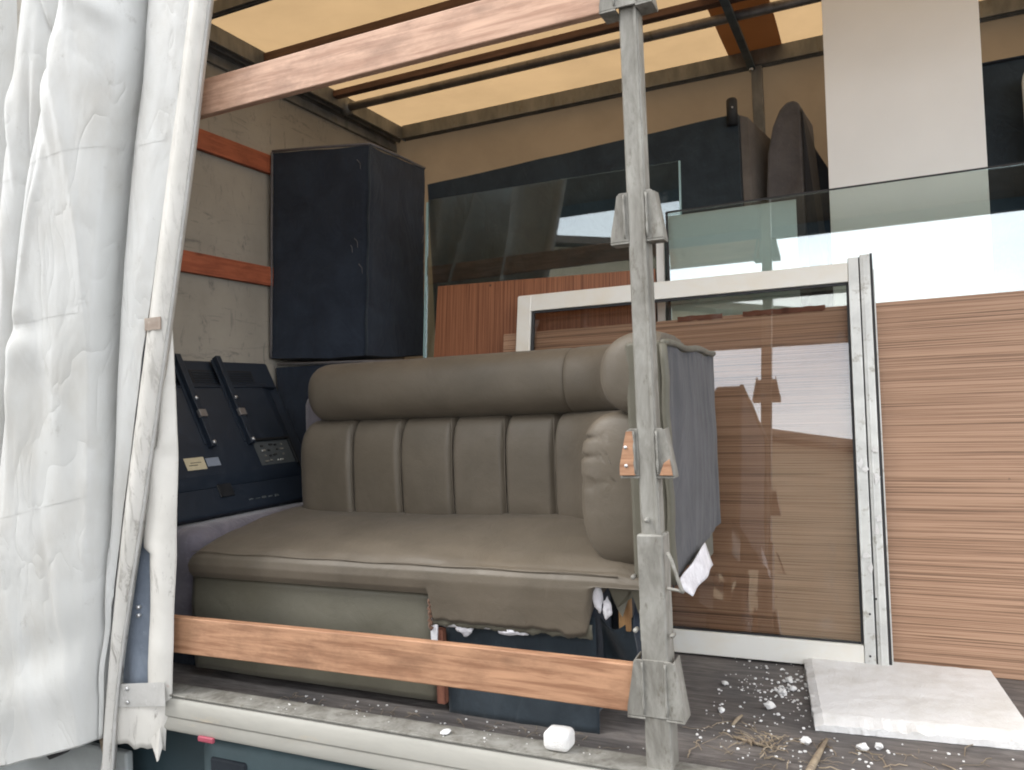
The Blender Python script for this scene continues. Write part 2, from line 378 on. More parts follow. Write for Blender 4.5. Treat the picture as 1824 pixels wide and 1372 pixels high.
def puffbox(name, lo, hi, mat, parent=None, amp=.006, sc=4, r=.02, cuts=14, seed=1.0, **k):
    """soft upholstered block: subdivided box with rounded edges and uneven faces"""
    bm = bmesh.new(); bmesh.ops.create_cube(bm, size=1)
    bmesh.ops.subdivide_edges(bm, edges=bm.edges, cuts=cuts, use_grid_fill=True)
    lo = Vector(lo); hi = Vector(hi); c = (lo+hi)/2; h = (hi-lo)/2
    for v in bm.verts:
        p = Vector((v.co.x*2*h.x, v.co.y*2*h.y, v.co.z*2*h.z))
        q = Vector([max(-h[i]+r, min(h[i]-r, p[i])) for i in range(3)])
        d = p-q
        if d.length > 1e-9: p = q+d.normalized()*r
        n = d.normalized() if d.length > 1e-9 else Vector((0, 0, 0))
        p += n*amp*noise.noise((p+c)*sc+Vector((seed, 0, seed)))
        v.co = p+c
    me = bpy.data.meshes.new(name); o0 = origin_of(parent)
    loc = Vector((0, 0, 0))
    if parent is None: loc = Vector((c.x, c.y, lo.z)); o0 = loc
    for v in bm.verts: v.co -= o0
    bm.to_mesh(me); bm.free(); me.materials.append(mat)
    for p in me.polygons: p.use_smooth = True
    o = bpy.data.objects.new(name, me); o.location = loc; o.parent = parent; link(o)
    return o

# ------------------------------------------------------------------ ground and what stands behind the viewer (seen in the panes)
def g_fn(u, v): return (-60+120*u, -60+120*v, .012*noise.noise(Vector((u*40, v*40, 0))))
tag(grid('ground', g_fn, 60, 60, M['ground'], org=(0, 0, 0)), kind='structure')
bl = thing('warehouse_building', (0, -13, 0), 'tan rendered warehouse across the yard, mirrored in the panes', 'building')
prism('wall', [(-11, -12.5, 0), (1.6, -12.5, 0), (1.6, -12.5, 5.5), (-1, -12.5, 5.9), (-7, -12.5, 6.9), (-11, -12.5, 6.3)], (0, -8, 0), M['tanwall'], bl, 0)
prism('roof', [(-11.3, -12.2, 6.27), (-7, -12.2, 6.93), (-1, -12.2, 5.93), (1.9, -12.2, 5.48), (1.9, -12.2, 5.62), (-1, -12.2, 6.08), (-7, -12.2, 7.1), (-11.3, -12.2, 6.4)], (0, -8.6, 0), M['soffit'], bl, 0)
cn = thing('loading_canopy', (0, -4.6, 0), 'dark boarded canopy on steel posts over the yard, mirrored in the panes', 'canopy')
box('roof', (-6.5, -5.6, 5.21), (2.6, -3.4, 5.29), M['soffit'], cn, 0)
box('fascia', (-6.5, -5.66, 5.07), (2.6, -5.6, 5.32), M['fascia'], cn, 0)
for x in (-6.4, 2.5): box('post', (x-.06, -5.5, 0), (x+.06, -5.38, 5.21), M['fascia'], cn, 0)

# ------------------------------------------------------------------ truck body
XL, XR, YF, ZF, ZR = -2.56, 3.2, 2.22, 1.0, 3.46
tr = thing('curtainsider_truck', (0, 1.1, 0), 'open curtain sided truck body with tan tarp roof and cream side rail', 'truck')
def fl_fn(u, v): return (XL+(XR-XL)*u, .03+(YF-.03)*v, ZF)
box('floor', (XL, .02, .955), (XR, YF, ZF), M['floor'], tr, 0)
# side rail: a face, a rolled lip above and a flange below
def rail_prof():
    return [(-.032, .915), (-.036, .925), (-.032, .955), (-.036, .96), (-.036, 1.0), (-.03, 1.012), (-.012, 1.018), (.02, 1.018), (.02, .955), (-.01, .95), (-.01, .915)]
pr_ = rail_prof()
mesh('side_rail', [(x, y, z) for x in (XL-.3, XR) for (y, z) in pr_], [tuple(range(11)), tuple(range(21, 10, -1))]+[(i, (i+1) % 11, 11+(i+1) % 11, 11+i) for i in range(11)], M['alu_cream'], tr, bevel=.0015)
box('rail_lip', (XL, -.034, 1.0185), (XR, .045, 1.0235), M['galv'], tr, .001)
box('bulkhead', (XL-.03, -.03, .93), (XL, YF+.07, ZR+.07), M['bulk'], tr, .001)
for z0 in (2.435, 2.963):
    box('bulkhead_board', (XL+.001, .02, z0), (XL+.024, YF-.05, z0+.088), M['board_red'], tr, .003)
tr_far = grid('far_wall_tarp', lambda u, v: (XL+(XR-XL)*u, YF+.03+.012*noise.noise(Vector((u*9, v*3, 3))), .9+(ZR+.05-.9)*v), 60, 20, M['walltarp'], tr)
rf = grid('roof_tarp', lambda u, v: (XL-.03+(XR-XL)*u, -.05+(YF+.1)*v, ZR+.05+.012*noise.noise(Vector((u*8, v*5, 1)))-.012*math.sin(v*math.pi*3)**2*0), 60, 24, M['roof'], tr)
band = grid('roof_seam_band', lambda u, v: (-.60+.245*u+.01*noise.noise(Vector((v*3, u, 0))), -.04+(YF+.06)*v, ZR+.030), 6, 20, M['roofband'], tr)
def profile(name, a, b, w, h, mat, drop=0):
    """ribbed rail between a and b along x or y: main box with two ribs on the underside"""
    a = Vector(a); b = Vector(b); t = (b-a).normalized(); s = Vector((-t.y, t.x, 0)) if abs(t.z) < .5 else Vector((1, 0, 0))
    up_ = Vector((0, 0, 1))
    pts = [(-w/2, h/2), (-w/2, -h/2), (-w*.36, -h/2), (-w*.30, -h*.3), (-w*.08, -h*.3), (-w*.03, -h/2), (w*.12, -h/2), (w*.17, -h*.3), (w*.34, -h*.3), (w*.4, -h/2), (w/2, -h/2), (w/2, h/2)]
    V = [tuple(a+s*p+up_*q) for p, q in pts]+[tuple(b+s*p+up_*q) for p, q in pts]; n = len(pts)
    F = [tuple(range(n)), tuple(range(2*n-1, n-1, -1))]+[(i, (i+1) % n, n+(i+1) % n, n+i) for i in range(n)]
    return mesh(name, V, F, mat, tr, bevel=.0015)
profile('corner_rail', (XL+.045, -.03, ZR-.01), (XL+.045, YF, ZR-.01), .09, .075, M['galv_dark'])
box('corner_trim', (XL+.002, -.03, ZR-.10), (XL+.02, YF, ZR-.055), M['galv_dark'], tr, .004)
profile('far_rail', (XL+.09, YF-.02, ZR-.005), (XR, YF-.02, ZR-.005), .055, .075, M['galv_dark'])
profile('near_rail', (XL+.09, .01, ZR-.01), (XR, .01, ZR-.01), .07, .10, M['galv_dark'])
profile('roof_rail', (XL+.09, .60, ZR-.005), (XR, .60, ZR-.005), .035, .05, M['galv_dark'])
box('roof_batten_and_shade', (XL+.09, 1.03, ZR-.025), (XR, 1.075, ZR+.02), M['batten_and_shade'], tr, .003)
box('roof_batten_and_shade', (XL+.09, 1.53, ZR-.012), (XR, 1.575, ZR+.02), M['batten_and_shade'], tr, .003)  # brown bar standing in for the shadow at the edge of the tarp overlap
tube('roof_pipe', [(XL+.06, 1.66, ZR-.025), (XR, 1.66, ZR-.025)], .021, M['pipe'], tr, 16)
tube('pipe_socket', [(XL+.055, 1.66, ZR-.025), (XL+.10, 1.66, ZR-.025)], .036, M['galv_dark'], tr, 18)
for xb in (-.495, 1.2, 2.6):
    box('roof_bow', (xb-.017, -.02, ZR-.062), (xb+.017, YF-.02, ZR-.048), M['bow'], tr, .003)
    box('bow_web', (xb-.005, -.02, ZR-.048), (xb+.005, YF-.04, ZR-.005), M['bow'], tr, .001)
    box('wall_post', (xb-.005, YF-.045, ZF+.001), (xb+.045, YF-.005, ZR-.045), M['galv_dark'], tr, .003)
    tube('bow_bolt', [(xb, YF-.07, ZR-.075), (xb, YF-.07, ZR-.060)], .010, M['screw'], tr, 10)
# chassis below
box('chassis_beam', (XL, .14, .60), (XR, .24, .95), M['chassis'], tr, .004)
box('underbody_skirt', (-2.9, .10, .0+.35), (-1.93, .13, .95), M['teal'], tr, .004)
tb = puffbox('tool_box', (-1.91, .02, .45), (-1.15, .5, .885), M['teal2'], tr, 0, 1, .035, 12)
box('tool_box_latch', (-1.86, .012, .72), (-1.72, .03, .835), M['chassis'], tr, .012, seg=3)
box('latch_lever', (-1.84, .004, .765), (-1.76, .02, .80), M['teal'], tr, .006)
box('reflector', (-1.845, -.045, .905), (-1.785, -.034, .921), M['red_refl'], tr, .004)
box('side_guard', (-3.2, .0, .45), (-2.2, .03, .80), M['grey_paint'], tr, .01)
mesh('curtain_buckle', [(x, y, z) for y in (-.03, .0) for x, z in ((-2.54, .752), (-2.525, .742), (-2.47, .765), (-2.42, .80), (-2.42, .822), (-2.48, .812), (-2.51, .79))],
     [tuple(range(7)), tuple(range(13, 6, -1))]+[(i, (i+1) % 7, 7+(i+1) % 7, 7+i) for i in range(7)], M['rubber'], tr, bevel=.003)
slab('buckle_strap', (-2.24, -.035, .73), (-2.225, -.035, .73), (-2.255, -.035, .86), (-2.28, -.035, .86), .004, M['straw'], tr)

# stanchion (side post) with pockets for the boards
st = thing('side_post', (-.485, .02, ZF), 'galvanised stanchion post with trapezoid board pockets standing at the open side', 'post')
PX0, PX1 = -.511, -.466
post = mesh('post_upper', [(x, y, z) for z in (1.50, ZR-.05) for x, y in ((PX0, .012), (PX0+.006, .002), (PX1-.008, .002), (PX1, .012), (PX1, .05), (PX0, .05))],
     [tuple(range(6)), tuple(range(11, 5, -1))]+[(i, (i+1) % 6, 6+(i+1) % 6, 6+i) for i in range(6)], M['galv'], st, bevel=.001)
box('post_edge_rib', (PX1-.008, -.002, 1.5), (PX1-.001, .003, ZR-.06), M['galv'], st, .001)
box('post_sleeve', (PX0-.006, -.008, .97), (PX1+.009, .056, 1.543), M['galv'], st, .005, seg=3)
box('sleeve_side_plate', (PX0-.010, .004, 1.30), (PX0-.006, .04, 1.37), M['galv'], st, .001)
for (x, z) in ((-.492, 1.575), (-.530, 1.445), (-.530, 1.325), (-.446, 1.32)):
    y0 = -.006 if x == -.492 else .0
    tube('bolt', [(x, y0-.008, z), (x, y0-.004, z), (x, .012, z)], [.003, .0055, .0055], M['galv'], st, 10)
for zc, hgt, wd in ((2.264, .112, 1.0), (1.727, .108, 1.0), (1.20, .128, 1.05), (2.797, .112, 1.0)):
    pk = bpy.data.objects.new('board_pocket', None); pk.parent = st; pk.location = (0, 0, zc-hgt/2-ZF); link(pk)
    b0 = zc-hgt/2; t0 = zc+hgt/2; c0 = -.489
    py = -.015 if zc < 1.5 or zc > 2.5 else 0  # pockets that hold a board end lap over it
    for sgn in (-1, 1):
        i0 = .0235 if py else .017; a_ = .044*wd; b_ = .062*wd
        poly = [(c0+sgn*i0, .002+py, t0), (c0+sgn*(a_-.006), py, t0), (c0+sgn*a_, .003+py, t0-.008), (c0+sgn*b_, .003+py, b0+.016), (c0+sgn*b_, .003+py, b0), (c0+sgn*i0, .005+py, b0)]
        prism('pocket_plate', poly, (0, .007, 0), M['galv'], pk, .002)
        # bent side wall and ledge that hold the board end
        prism('pocket_side', [(c0+sgn*b_, .003+py, b0), (c0+sgn*b_, .045, b0), (c0+sgn*a_, .045, t0), (c0+sgn*a_, .003+py, t0-.004)], (sgn*-.004, 0, 0), M['galv'], pk, .001)
        box('pocket_ledge', (min(c0+sgn*i0, c0+sgn*b_), 0.003+py, b0-.005), (max(c0+sgn*i0, c0+sgn*b_), .045, b0-.0005), M['galv'], pk, .001)
    if py: box('pocket_face', (c0-.027, -.0105, b0), (c0+.027, -.004, t0), M['galv'], pk, .002)
    for sgn in (-1, 1):
        tube('weld_bead', [(c0+sgn*.026, -.001+py*.8+.001*math.sin(k*2.3), b0+.006+(hgt-.012)*k/8) for k in range(9)], [.0022+.0007*(k % 3) for k in range(9)], M['galv'], pk, 6)
# broken board stubs left in the middle pocket
for sgn in (-1, 1):
    c0 = -.489
    if sgn < 0: poly = [(c0-.026, -.002, 1.775), (c0-.044, -.002, 1.775), (c0-.062, -.002, 1.697), (c0-.062, -.002, 1.675), (c0-.026, -.002, 1.675)]
    else: poly = [(c0+.040, -.002, 1.702), (c0+.054, -.002, 1.712), (c0+.060, -.002, 1.675), (c0+.030, -.002, 1.675)]
    o = prism('board_stub', poly, (0, .002, 0), M['board'], None, .0006)
    tag(o, 'orange stub of a broken board in the middle pocket, '+('left of the post' if sgn < 0 else 'right of the post'), 'board stub')
    if sgn < 0:
        for z in (1.739, 1.697): tube('screw', [(c0-.046, -.005, z), (c0-.046, -.001, z)], .004, M['screw'], o, 8)
tube('hook_rod', [(-.448, -.004, 1.505), (-.44, -.008, 1.49), (-.418, -.012, 1.425), (-.413, -.012, 1.42)], .0045, M['galv'], st, 8)
tube('hook_rod', [(-.452, -.004, 1.425), (-.43, -.010, 1.424), (-.414, -.012, 1.42)], .0035, M['galv'], st, 8)

# boards slotted between the posts
def board(name, z0, h, mat, label, x1, d0=0.0, warp=.004):
    o = mesh(name, [(x, y, z) for x in (-3.1, -2.6, -2.1, -1.7, -1.3, -.9, x1) for (y, z) in ((.0, z0), (.026, z0), (.026, z0+h), (.0, z0+h))],
         [(0, 1, 2, 3), (27, 26, 25, 24)]+[(i*4+j, i*4+(j+1) % 4, (i+1)*4+(j+1) % 4, (i+1)*4+j) for i in range(6) for j in range(4)], mat, None, bevel=.004, seg=3)
    for i, v in enumerate(o.data.vertices): v.co.z += warp*math.sin(v.co.x*2.1)+.001*noise.noise(v.co*9)
    return tag(o, label, 'board', 'boards slotted across the open side')
board('side_board', 1.136, .108, M['board'], 'knotty orange wooden board slotted low across the front of the olive sofa', -.512)
board('side_board', 2.742, .108, M['board_top'], 'wooden board, coloured paler and pinker for the strong light on it, slotted high across the opening under the roof', -.525)

# ------------------------------------------------------------------ side curtain, pulled aside
rowz = [3.225, 3.123, 2.866, 2.61, 2.303, 2.031, 1.589, 1.249, 1.012, 0.789]
cols = [
 ([-3.5]*10, -.02), ([-3.36]*10, -.13), ([-3.22]*10, -.02), ([-3.08]*10, -.12), ([-2.95]*10, -.01), ([-2.82, -2.82, -2.84, -2.85, -2.86, -2.86, -2.87, -2.87, -2.88, -2.88], -.12),
 ([-2.509, -2.485, -2.53, -2.587, -2.6, -2.625, -2.668, -2.70, -2.725, -2.744], .04),
 ([-2.425, -2.424, -2.496, -2.541, -2.565, -2.589, -2.641, -2.673, -2.695, -2.71], -.105),
 ([-2.30, -2.30, -2.36, -2.44, -2.51, -2.555, -2.628, -2.665, -2.684, -2.696], -.09),
 ([-2.212, -2.247, -2.321, -2.418, -2.497, -2.546, -2.619, -2.657, -2.676, -2.688], .06),
 ([-2.19, -2.215, -2.30, -2.395, -2.465, -2.51, -2.575, -2.61, -2.63, -2.645], -.10),
 ([-2.116, -2.145, -2.227, -2.31, -2.387, -2.431, -2.489, -2.531, -2.558, -2.573], -.165),
 ([-2.05, -2.078, -2.101, -2.174, -2.25, -2.282, -2.321, -2.356, -2.382, -2.402], -.150),
 ([-1.994, -2.013, -2.023, -2.075, -2.129, -2.16, -2.19, -2.222, -2.245, -2.26], -.125),
 ([-1.946, -1.958, -1.982, -2.045, -2.094, -2.126, -2.152, -2.178, -2.2, -2.219], -.085),
 ([-1.943, -1.956, -1.98, -2.043, -2.092, -2.123, -2.148, -2.174, -2.196, -2.215], .06),
 ([-1.915, -1.928, -1.952, -2.01, -2.056, -2.088, -2.125, -2.160, -2.186, -2.208], -.045),
 ([-1.82, -1.83, -1.87, -1.93, -1.985, -2.035, -2.10, -2.152, -2.183, -2.206], -.065),
 ([-1.704, -1.723, -1.777, -1.836, -1.905, -1.966, -2.068, -2.137, -2.175, -2.204], -.055)]
def zlook(vals, z):
    if z >= rowz[0]: return vals[0]+(z-rowz[0])*(vals[0]-vals[2])/(rowz[0]-rowz[2])
    for i in range(9):
        if rowz[i] >= z >= rowz[i+1]:
            t = (rowz[i]-z)/(rowz[i]-rowz[i+1]); return vals[i]+(vals[i+1]-vals[i])*t
    return vals[9]
def smooth_cols():
    out = []
    for vals, y in cols:
        def f(z, vals=vals): return sum(zlook(vals, z+d)*w for d, w in ((-.16, .15), (-.08, .22), (0, .26), (.08, .22), (.16, .15)))
        out.append((f, y))
    return out
SC = smooth_cols()
def crm(p0, p1, p2, p3, t):
    return .5*((2*p1)+(-p0+p2)*t+(2*p0-5*p1+4*p2-p3)*t*t+(-p0+3*p1-3*p2+p3)*t**3)
def curtain_pt(u, v):
    n = len(SC)-1; s = u*n; i = min(int(s), n-1); t = s-i
    ztop = 3.44
    z = ztop-(ztop-.80)*v
    pts = []
    for k in (i-1, i, i+1, i+2):
        k = max(0, min(n, k)); f, y = SC[k]; pts.append((f(z), y))
    x = crm(*[p[0] for p in pts], t); y = crm(*[p[1] for p in pts], t)
    x = max(min(pts[1][0], pts[2][0])-.004, min(max(pts[1][0], pts[2][0])+.004, x))
    zb = .735+(x+2.7)*.29; zb = max(.70, min(.90, zb))
    z2 = ztop-(ztop-zb)*v
    # creases: a crescent dent and some diagonal drag folds
    def dent(cx, cz, rx, rz, a): return a*math.exp(-((x-cx)/rx)**2-((z2-cz)/rz)**2)
    y += dent(-2.43, 2.14, .08, .035, .013)-dent(-2.40, 2.07, .10, .06, .010)
    y += dent(-2.33, 2.0, .05, .30, .018)+dent(-2.20, 1.7, .04, .3, .015)
    dz = z2-(1.03+(x+2.7)*.35); y += .006*math.exp(-(dz/.06)**2)-.008*math.exp(-((dz+.13)/.07)**2)
    y += .008*noise.noise(Vector((x*4, 0, z2*1.2)))+.002*noise.noise(Vector((x*16, 3, z2*7)))
    y += .024*(abs(noise.noise(Vector((x*6.5+z2*.9, 8, z2*.55))))**.7-.4)*(1 if x < -2.14 else .3)
    for (fx, fz, k_, wd, am) in ((-2.30, 2.95, -.55, .010, .022), (-2.42, 2.75, .35, .012, .016), (-2.36, 2.45, .9, .012, .014), (-2.52, 2.9, -.3, .012, .02), (-2.47, 1.9, .25, .014, .012), (-2.30, 1.35, -.4, .016, .010)):
        q_ = (x-fx)-k_*(z2-fz)*.35
        y += am*math.exp(-(q_/wd)**2)*math.exp(-((z2-fz)/.22)**2)-am*.7*math.exp(-((q_-wd*2.2)/(wd*1.6))**2)*math.exp(-((z2-fz)/.22)**2)
    # top: slanted pinch under the roller
    q = (z2-2.98)-(-1.9-x)*.6
    y += -.014*math.exp(-(q/.04)**2)*math.exp(-((x+2.06)/.09)**2)
    return (x, y-.02, z2)
cu = thing('side_curtain', (-2.2, -.05, .75), 'white tarpaulin side curtain bunched in long folds at the left of the opening', 'curtain')
grid('curtain_sheet', curtain_pt, 260, 150, M['curtain'], cu, solid=.002)
def on_curtain(off):
    def f(u, v):
        p = Vector(curtain_pt(u, v)); a_ = Vector(curtain_pt(min(1, u+.002), v)); b_ = Vector(curtain_pt(u, min(1, v+.002)))
        n = (a_-p).cross(b_-p)
        n = n.normalized() if n.length > 1e-9 else Vector((0, -1, 0))
        if n.y > 0: n = -n
        return p+n*off
    return f
oc = on_curtain(.0017)
grid('repair_patch', lambda u, v: oc(.60+.115*u, .455+.035*v+.008*u), 30, 8, M['curtain'], cu)
grid('repair_patch', lambda u, v: oc(.69+.06*u, .458+.03*v), 16, 8, M['curtain'], cu)
grid('bottom_hem', lambda u, v: oc(.30+.52*u, .945+.053*v), 130, 8, M['curtain'], cu)
grid('weld_seam', lambda u, v: oc(.30+.68*u, .30+.009*v), 160, 2, M['curtain'], cu)
grid('weld_seam', lambda u, v: oc(.30+.68*u, .705+.008*v), 160, 2, M['curtain'], cu)
# hem bar along the free edge, following its slant
hz = [3.44, 3.3]+rowz[1:]+[.60]
def hemx(z, k):
    H0 = [-1.714, -1.733, -1.787, -1.846, -1.915, -1.976, -2.075, -2.142, -2.179, -2.21]
    H1 = [-1.655, -1.674, -1.728, -1.779, -1.849, -1.912, -2.017, -2.105, -2.159, -2.190]
    if z < .79: return (-2.213, -2.187)[k]-(.79-z)*.12
    H = (H0, H1)[k]
    return sum(zlook(H, z+d) for d in (-.12, -.06, 0, .06, .12))/5
NZ = 70; V = []; F = []
for i in range(NZ+1):
    z = 3.44-(3.44-.58)*i/NZ; a0, a1 = hemx(z, 0), hemx(z, 1)
    j = .0015*noise.noise(Vector((0, 0, z*18)))
    V += [(a0, -.070, z), (a0+.004, -.082+j, z), ((a0+a1)/2, -.088, z), (a1-.006+j, -.080, z), (a1+j, -.070, z), (a1, -.045, z), (a0, -.055, z)]
for i in range(NZ): F += [(i*7+j, i*7+(j+1) % 7, (i+1)*7+(j+1) % 7, (i+1)*7+j) for j in range(7)]
F += [tuple(range(7)), tuple(range(NZ*7+6, NZ*7-1, -1))]
mesh('hem_bar', V, F, M['hem'], cu, smooth=True)
tube('hem_cord', [(hemx(3.44-2.84*i/50, 1)+.003, -.062, 3.44-2.84*i/50) for i in range(51)], .005, M['strap'], cu, 8)
box('hem_patch', (-1.958, -.0895, 2.105), (-1.893, -.0855, 2.142), M['brownpatch'], cu, .0005)
# folded-back flap behind the hem
fR = [(-1.93, 2.45), (-1.915, 2.153), (-1.906, 1.92), (-1.905, 1.75), (-1.913, 1.589), (-1.93, 1.38), (-1.944, 1.174), (-1.957, 1.025), (-1.982, .923), (-1.992, .862)]
def flx(z):
    for i in range(len(fR)-1):
        if fR[i][1] >= z >= fR[i+1][1]:
            t = (fR[i][1]-z)/(fR[i][1]-fR[i+1][1]); return fR[i][0]+(fR[i+1][0]-fR[i][0])*t
    return fR[-1][0]
def flap_fn(u, v):
    z = 2.45-(2.45-.855)*v; x1 = flx(z)
    inner = -2.02-.035*min(1, max(0, (1.6-z)/.5)) if z > 1.03 else -2.24
    if z > 1.45: inner = min(hemx(z, 1)-.02, -1.99) if z > 1.75 else -2.06
    x = inner+(x1-inner)*u
    y = -.028-.022*math.sin(u*math.pi)**.7+.006*noise.noise(Vector((x*12, 0, z*6)))
    zz = z
    if v > .97: zz += .02*noise.noise(Vector((x*25, 2, 0)))
    return (x, y, zz)
grid('folded_flap', flap_fn, 18, 90, M['flap'], cu, solid=.002)
grid('inner_lining', lambda u, v: (-2.26+.265*u, -.012+.008*math.sin(u*9)+.004*noise.noise(Vector((u*4, 0, v*8))), 2.1-1.12*v), 24, 40, M['bluegrey'], cu, solid=.002)
grid('grey_strap', lambda u, v: (-2.205+.245*u, -.0535, .962+.034*u+.070*v), 12, 2, M['strap'], cu, smooth=False, solid=.0015)
for z in (.99, 1.03): tube('rivet', [(-2.115, -.060, z), (-2.115, -.054, z)], .006, M['screw'], cu, 10)
for z in (1.27, 1.245): tube('rivet', [(-2.095, -.030, z), (-2.095, -.018, z)], .006, M['screw'], cu, 10)
mesh('torn_corner', [(-2.03, -.05, .885), (-1.985, -.052, .93), (-1.982, -.05, .87), (-1.988, -.06, .835), (-1.998, -.055, .828), (-2.012, -.05, .848)], [(0, 1, 2, 3, 4, 5)], M['flap'], cu, solid=.003)

# ------------------------------------------------------------------ olive corner sofa
sf = thing('corner_sofa', (-1.3, .45, ZF), 'olive brown leather corner sofa with ribbed back, its front lining torn away at the right', 'sofa')
def path(pts_fn, n): return [pts_fn(i/n) for i in range(n+1)]
def back_path(x0, yf, xa, r, xe, ye):
    """front line of the back: straight in x, arc towards the viewer, straight in -y. returns f(s)->(p, inward normal), total length"""
    cx, cy = xe-r, yf-r
    L1 = cx-x0; L2 = r*math.pi/2; L3 = cy-ye
    def f(s):
        if s <= L1: return Vector((x0+s, yf, 0)), Vector((0, -1, 0))
        if s <= L1+L2:
            a = (s-L1)/r; return Vector((cx+r*math.sin(a), cy+r*math.cos(a), 0)), Vector((-math.sin(a), -math.cos(a), 0))
        d = s-L1-L2; return Vector((xe, cy-d, 0)), Vector((-1, 0, 0))
    return f, L1+L2+L3, L1, L2
def puff(name, f, s0, s1, prof, mat, parent, seamL=True, seamR=True, n=16, seam=.0075, shr=.14, cap=.07, taper=None, pleat=None, NP=44):
    """upholstered sausage between arclengths s0 and s1; prof(t) -> (off, z) closed; cz, co centre"""
    V = []; F = []
    P_ = [prof(j/NP) for j in range(NP)]
    co = sum(p[0] for p in P_)/NP; cz = sum(p[1] for p in P_)/NP
    rings = []
    for i in range(n+1):
        t = i/n; t = .5-.5*math.cos(math.pi*t); s = s0+(s1-s0)*t
        p, nn = f(s)
        dl, dr = s-s0, s1-s; k = 1.0
        for d, is_seam in ((dl, seamL), (dr, seamR)):
            if is_seam:
                if d < seam*2.2: k = min(k, 1-shr*(1-d/(seam*2.2))**1.6)
            elif d < cap: k = min(k, max(.04, (1-(1-d/cap)**3)**(1/3)))
        tp = taper(s) if taper else 0
        for j, (o, z) in enumerate(P_):
            oo = co+(o-co)*(k if not ((dl < .0005 or dr < .0005) and False) else k); zz = cz+(z-cz)*(k*.5+.5 if (seamL and dl < seam*2.2) or (seamR and dr < seam*2.2) else k)
            if tp and oo > co: oo = co+(oo-co)*(1-tp)
            q = p+nn*oo; w = .0035*noise.noise(Vector((q.x*7, q.y*7, zz*9)))
            if pleat and o > co: w -= pleat(s, zz)
            q = q+nn*w; q.x = min(q.x, -.487)
            V.append((q.x, q.y, zz))
    for i in range(n): F += [(i*NP+j, i*NP+(j+1) % NP, (i+1)*NP+(j+1) % NP, (i+1)*NP+j) for j in range(NP)]
    F += [tuple(range(NP)), tuple(range(n*NP+NP-1, n*NP-1, -1))]
    return mesh(name, V, F, mat, parent, smooth=True)
def superell(co, cz, ro, rz, e):
    def g(t):
        a = t*math.tau; c, s = math.cos(a), math.sin(a)
        return (co+ro*math.copysign(abs(c)**(2/e), c), cz+rz*math.copysign(abs(s)**(2/e), s))
    return g
f1, T1, A1, B1 = back_path(-1.95, .545, 0, .27, -.700, .165)
X0 = -1.95
low = superell(-.105, 1.61, .132, .208, 3.6)
seams = [0]+[x-X0 for x in (-1.690, -1.490, -1.290, -1.098, -.925)]+[A1+B1*.78]
for i in range(6):
    puff('back_channel', f1, seams[i]+.001, seams[i+1]-.001, low, M['leather'], sf, seamL=i > 0, seamR=True, n=30, cap=.10)
def pleats(s, z):
    v = 0
    for zz, am, s0, sl in ((1.752, .016, .13, .10), (1.705, .016, .10, .04), (1.640, .014, .13, -.03)):
        d = s-(T1-s0)
        if d > 0: v += am*math.exp(-((z-zz-sl*(d-.1))/.0045)**2)*min(1, d/.05)
    return v
puff('arm_cushion', f1, seams[6]+.001, T1, superell(-.11, 1.62, .135, .198, 3.0), M['leather'], sf, True, False, n=48, cap=.07, pleat=pleats, NP=130)
f2, T2, A2, B2 = back_path(-1.885, .515, 0, .26, -.640, .150)
rl = superell(-.105, 1.912, .118, .106, 2.3)
s_mid = (-.845)-(-1.885)-.02
puff('headrest_roll', f2, 0, A2+.02, rl, M['leather'], sf, False, True, n=40, cap=.08, shr=.05)
puff('headrest_roll', f2, A2+.022, T2, rl, M['leather'], sf, True, False, n=40, cap=.06, shr=.04)
# seams between channels: thin dark welts sunk in the joints
for sx in seams[1:6]:
    p, nn = f1(sx)
    tube('seam', [(p.x, p.y-.018+.012*abs(z-1.61)/.2+.0, z) for z in [1.44+.36*k/10 for k in range(11)]], .0022, M['leather'], sf, 6)
# back frame behind the cushions
box('back_frame', (-1.84, .60, 1.35), (-.50, .775, 1.975), M['olive'], sf, .01)
# side frame on the right, olive edges round a charcoal backing
mesh('side_frame', [(x, y, z) for x in (-.575, -.480) for y, z in ((.150, 1.40), (.78, 1.475), (.78, 1.985), (.150, 1.99))], [(0, 1, 2, 3), (7, 6, 5, 4), (0, 4, 5, 1), (1, 5, 6, 2), (2, 6, 7, 3), (3, 7, 4, 0)], M['olive'], sf, bevel=.012, seg=3)
def side_fab(u, v):
    y = .158+.62*u; zt = 1.972+.006*math.sin(u*14); zb = 1.385 + (.06*max(0, (u-.0))) if u > 0 else 1.39
    zb = 1.385+.065*u**.6
    z = zb+(zt-zb)*v
    x = -.477+.010*math.sin(v*math.pi)*math.sin(u*math.pi)+.004*noise.noise(Vector((0, y*26, z*2.5)))+.003*noise.noise(Vector((3, y*9, z*9)))
    return (x, y, z)
fp = grid('side_backing', side_fab, 40, 30, M['sidepanel'], sf, solid=.002)
tube('side_piping', [(-.476, .150+.63*k/12, 1.982+.004*math.sin(k)) for k in range(13)], .009, M['olive'], sf, 8)
tube('side_piping', [(-.474+.002*math.sin(k*1.7), .146, 1.40+.58*k/14) for k in range(15)], .010, M['olive'], sf, 8)
def flapw(u, v):
    a = Vector((-.458, .12, 1.405)); b = Vector((-.452, .42, 1.452)); c = Vector((-.44, .455, 1.385)); d = Vector((-.44, .20, 1.36))
    p = (a*(1-u)+b*u)*(1-v)+(d*(1-u)+c*u)*v
    p.x += .012*noise.noise(p*9); return p
grid('loose_white_lining', flapw, 14, 8, M['padding'], sf, solid=.002)
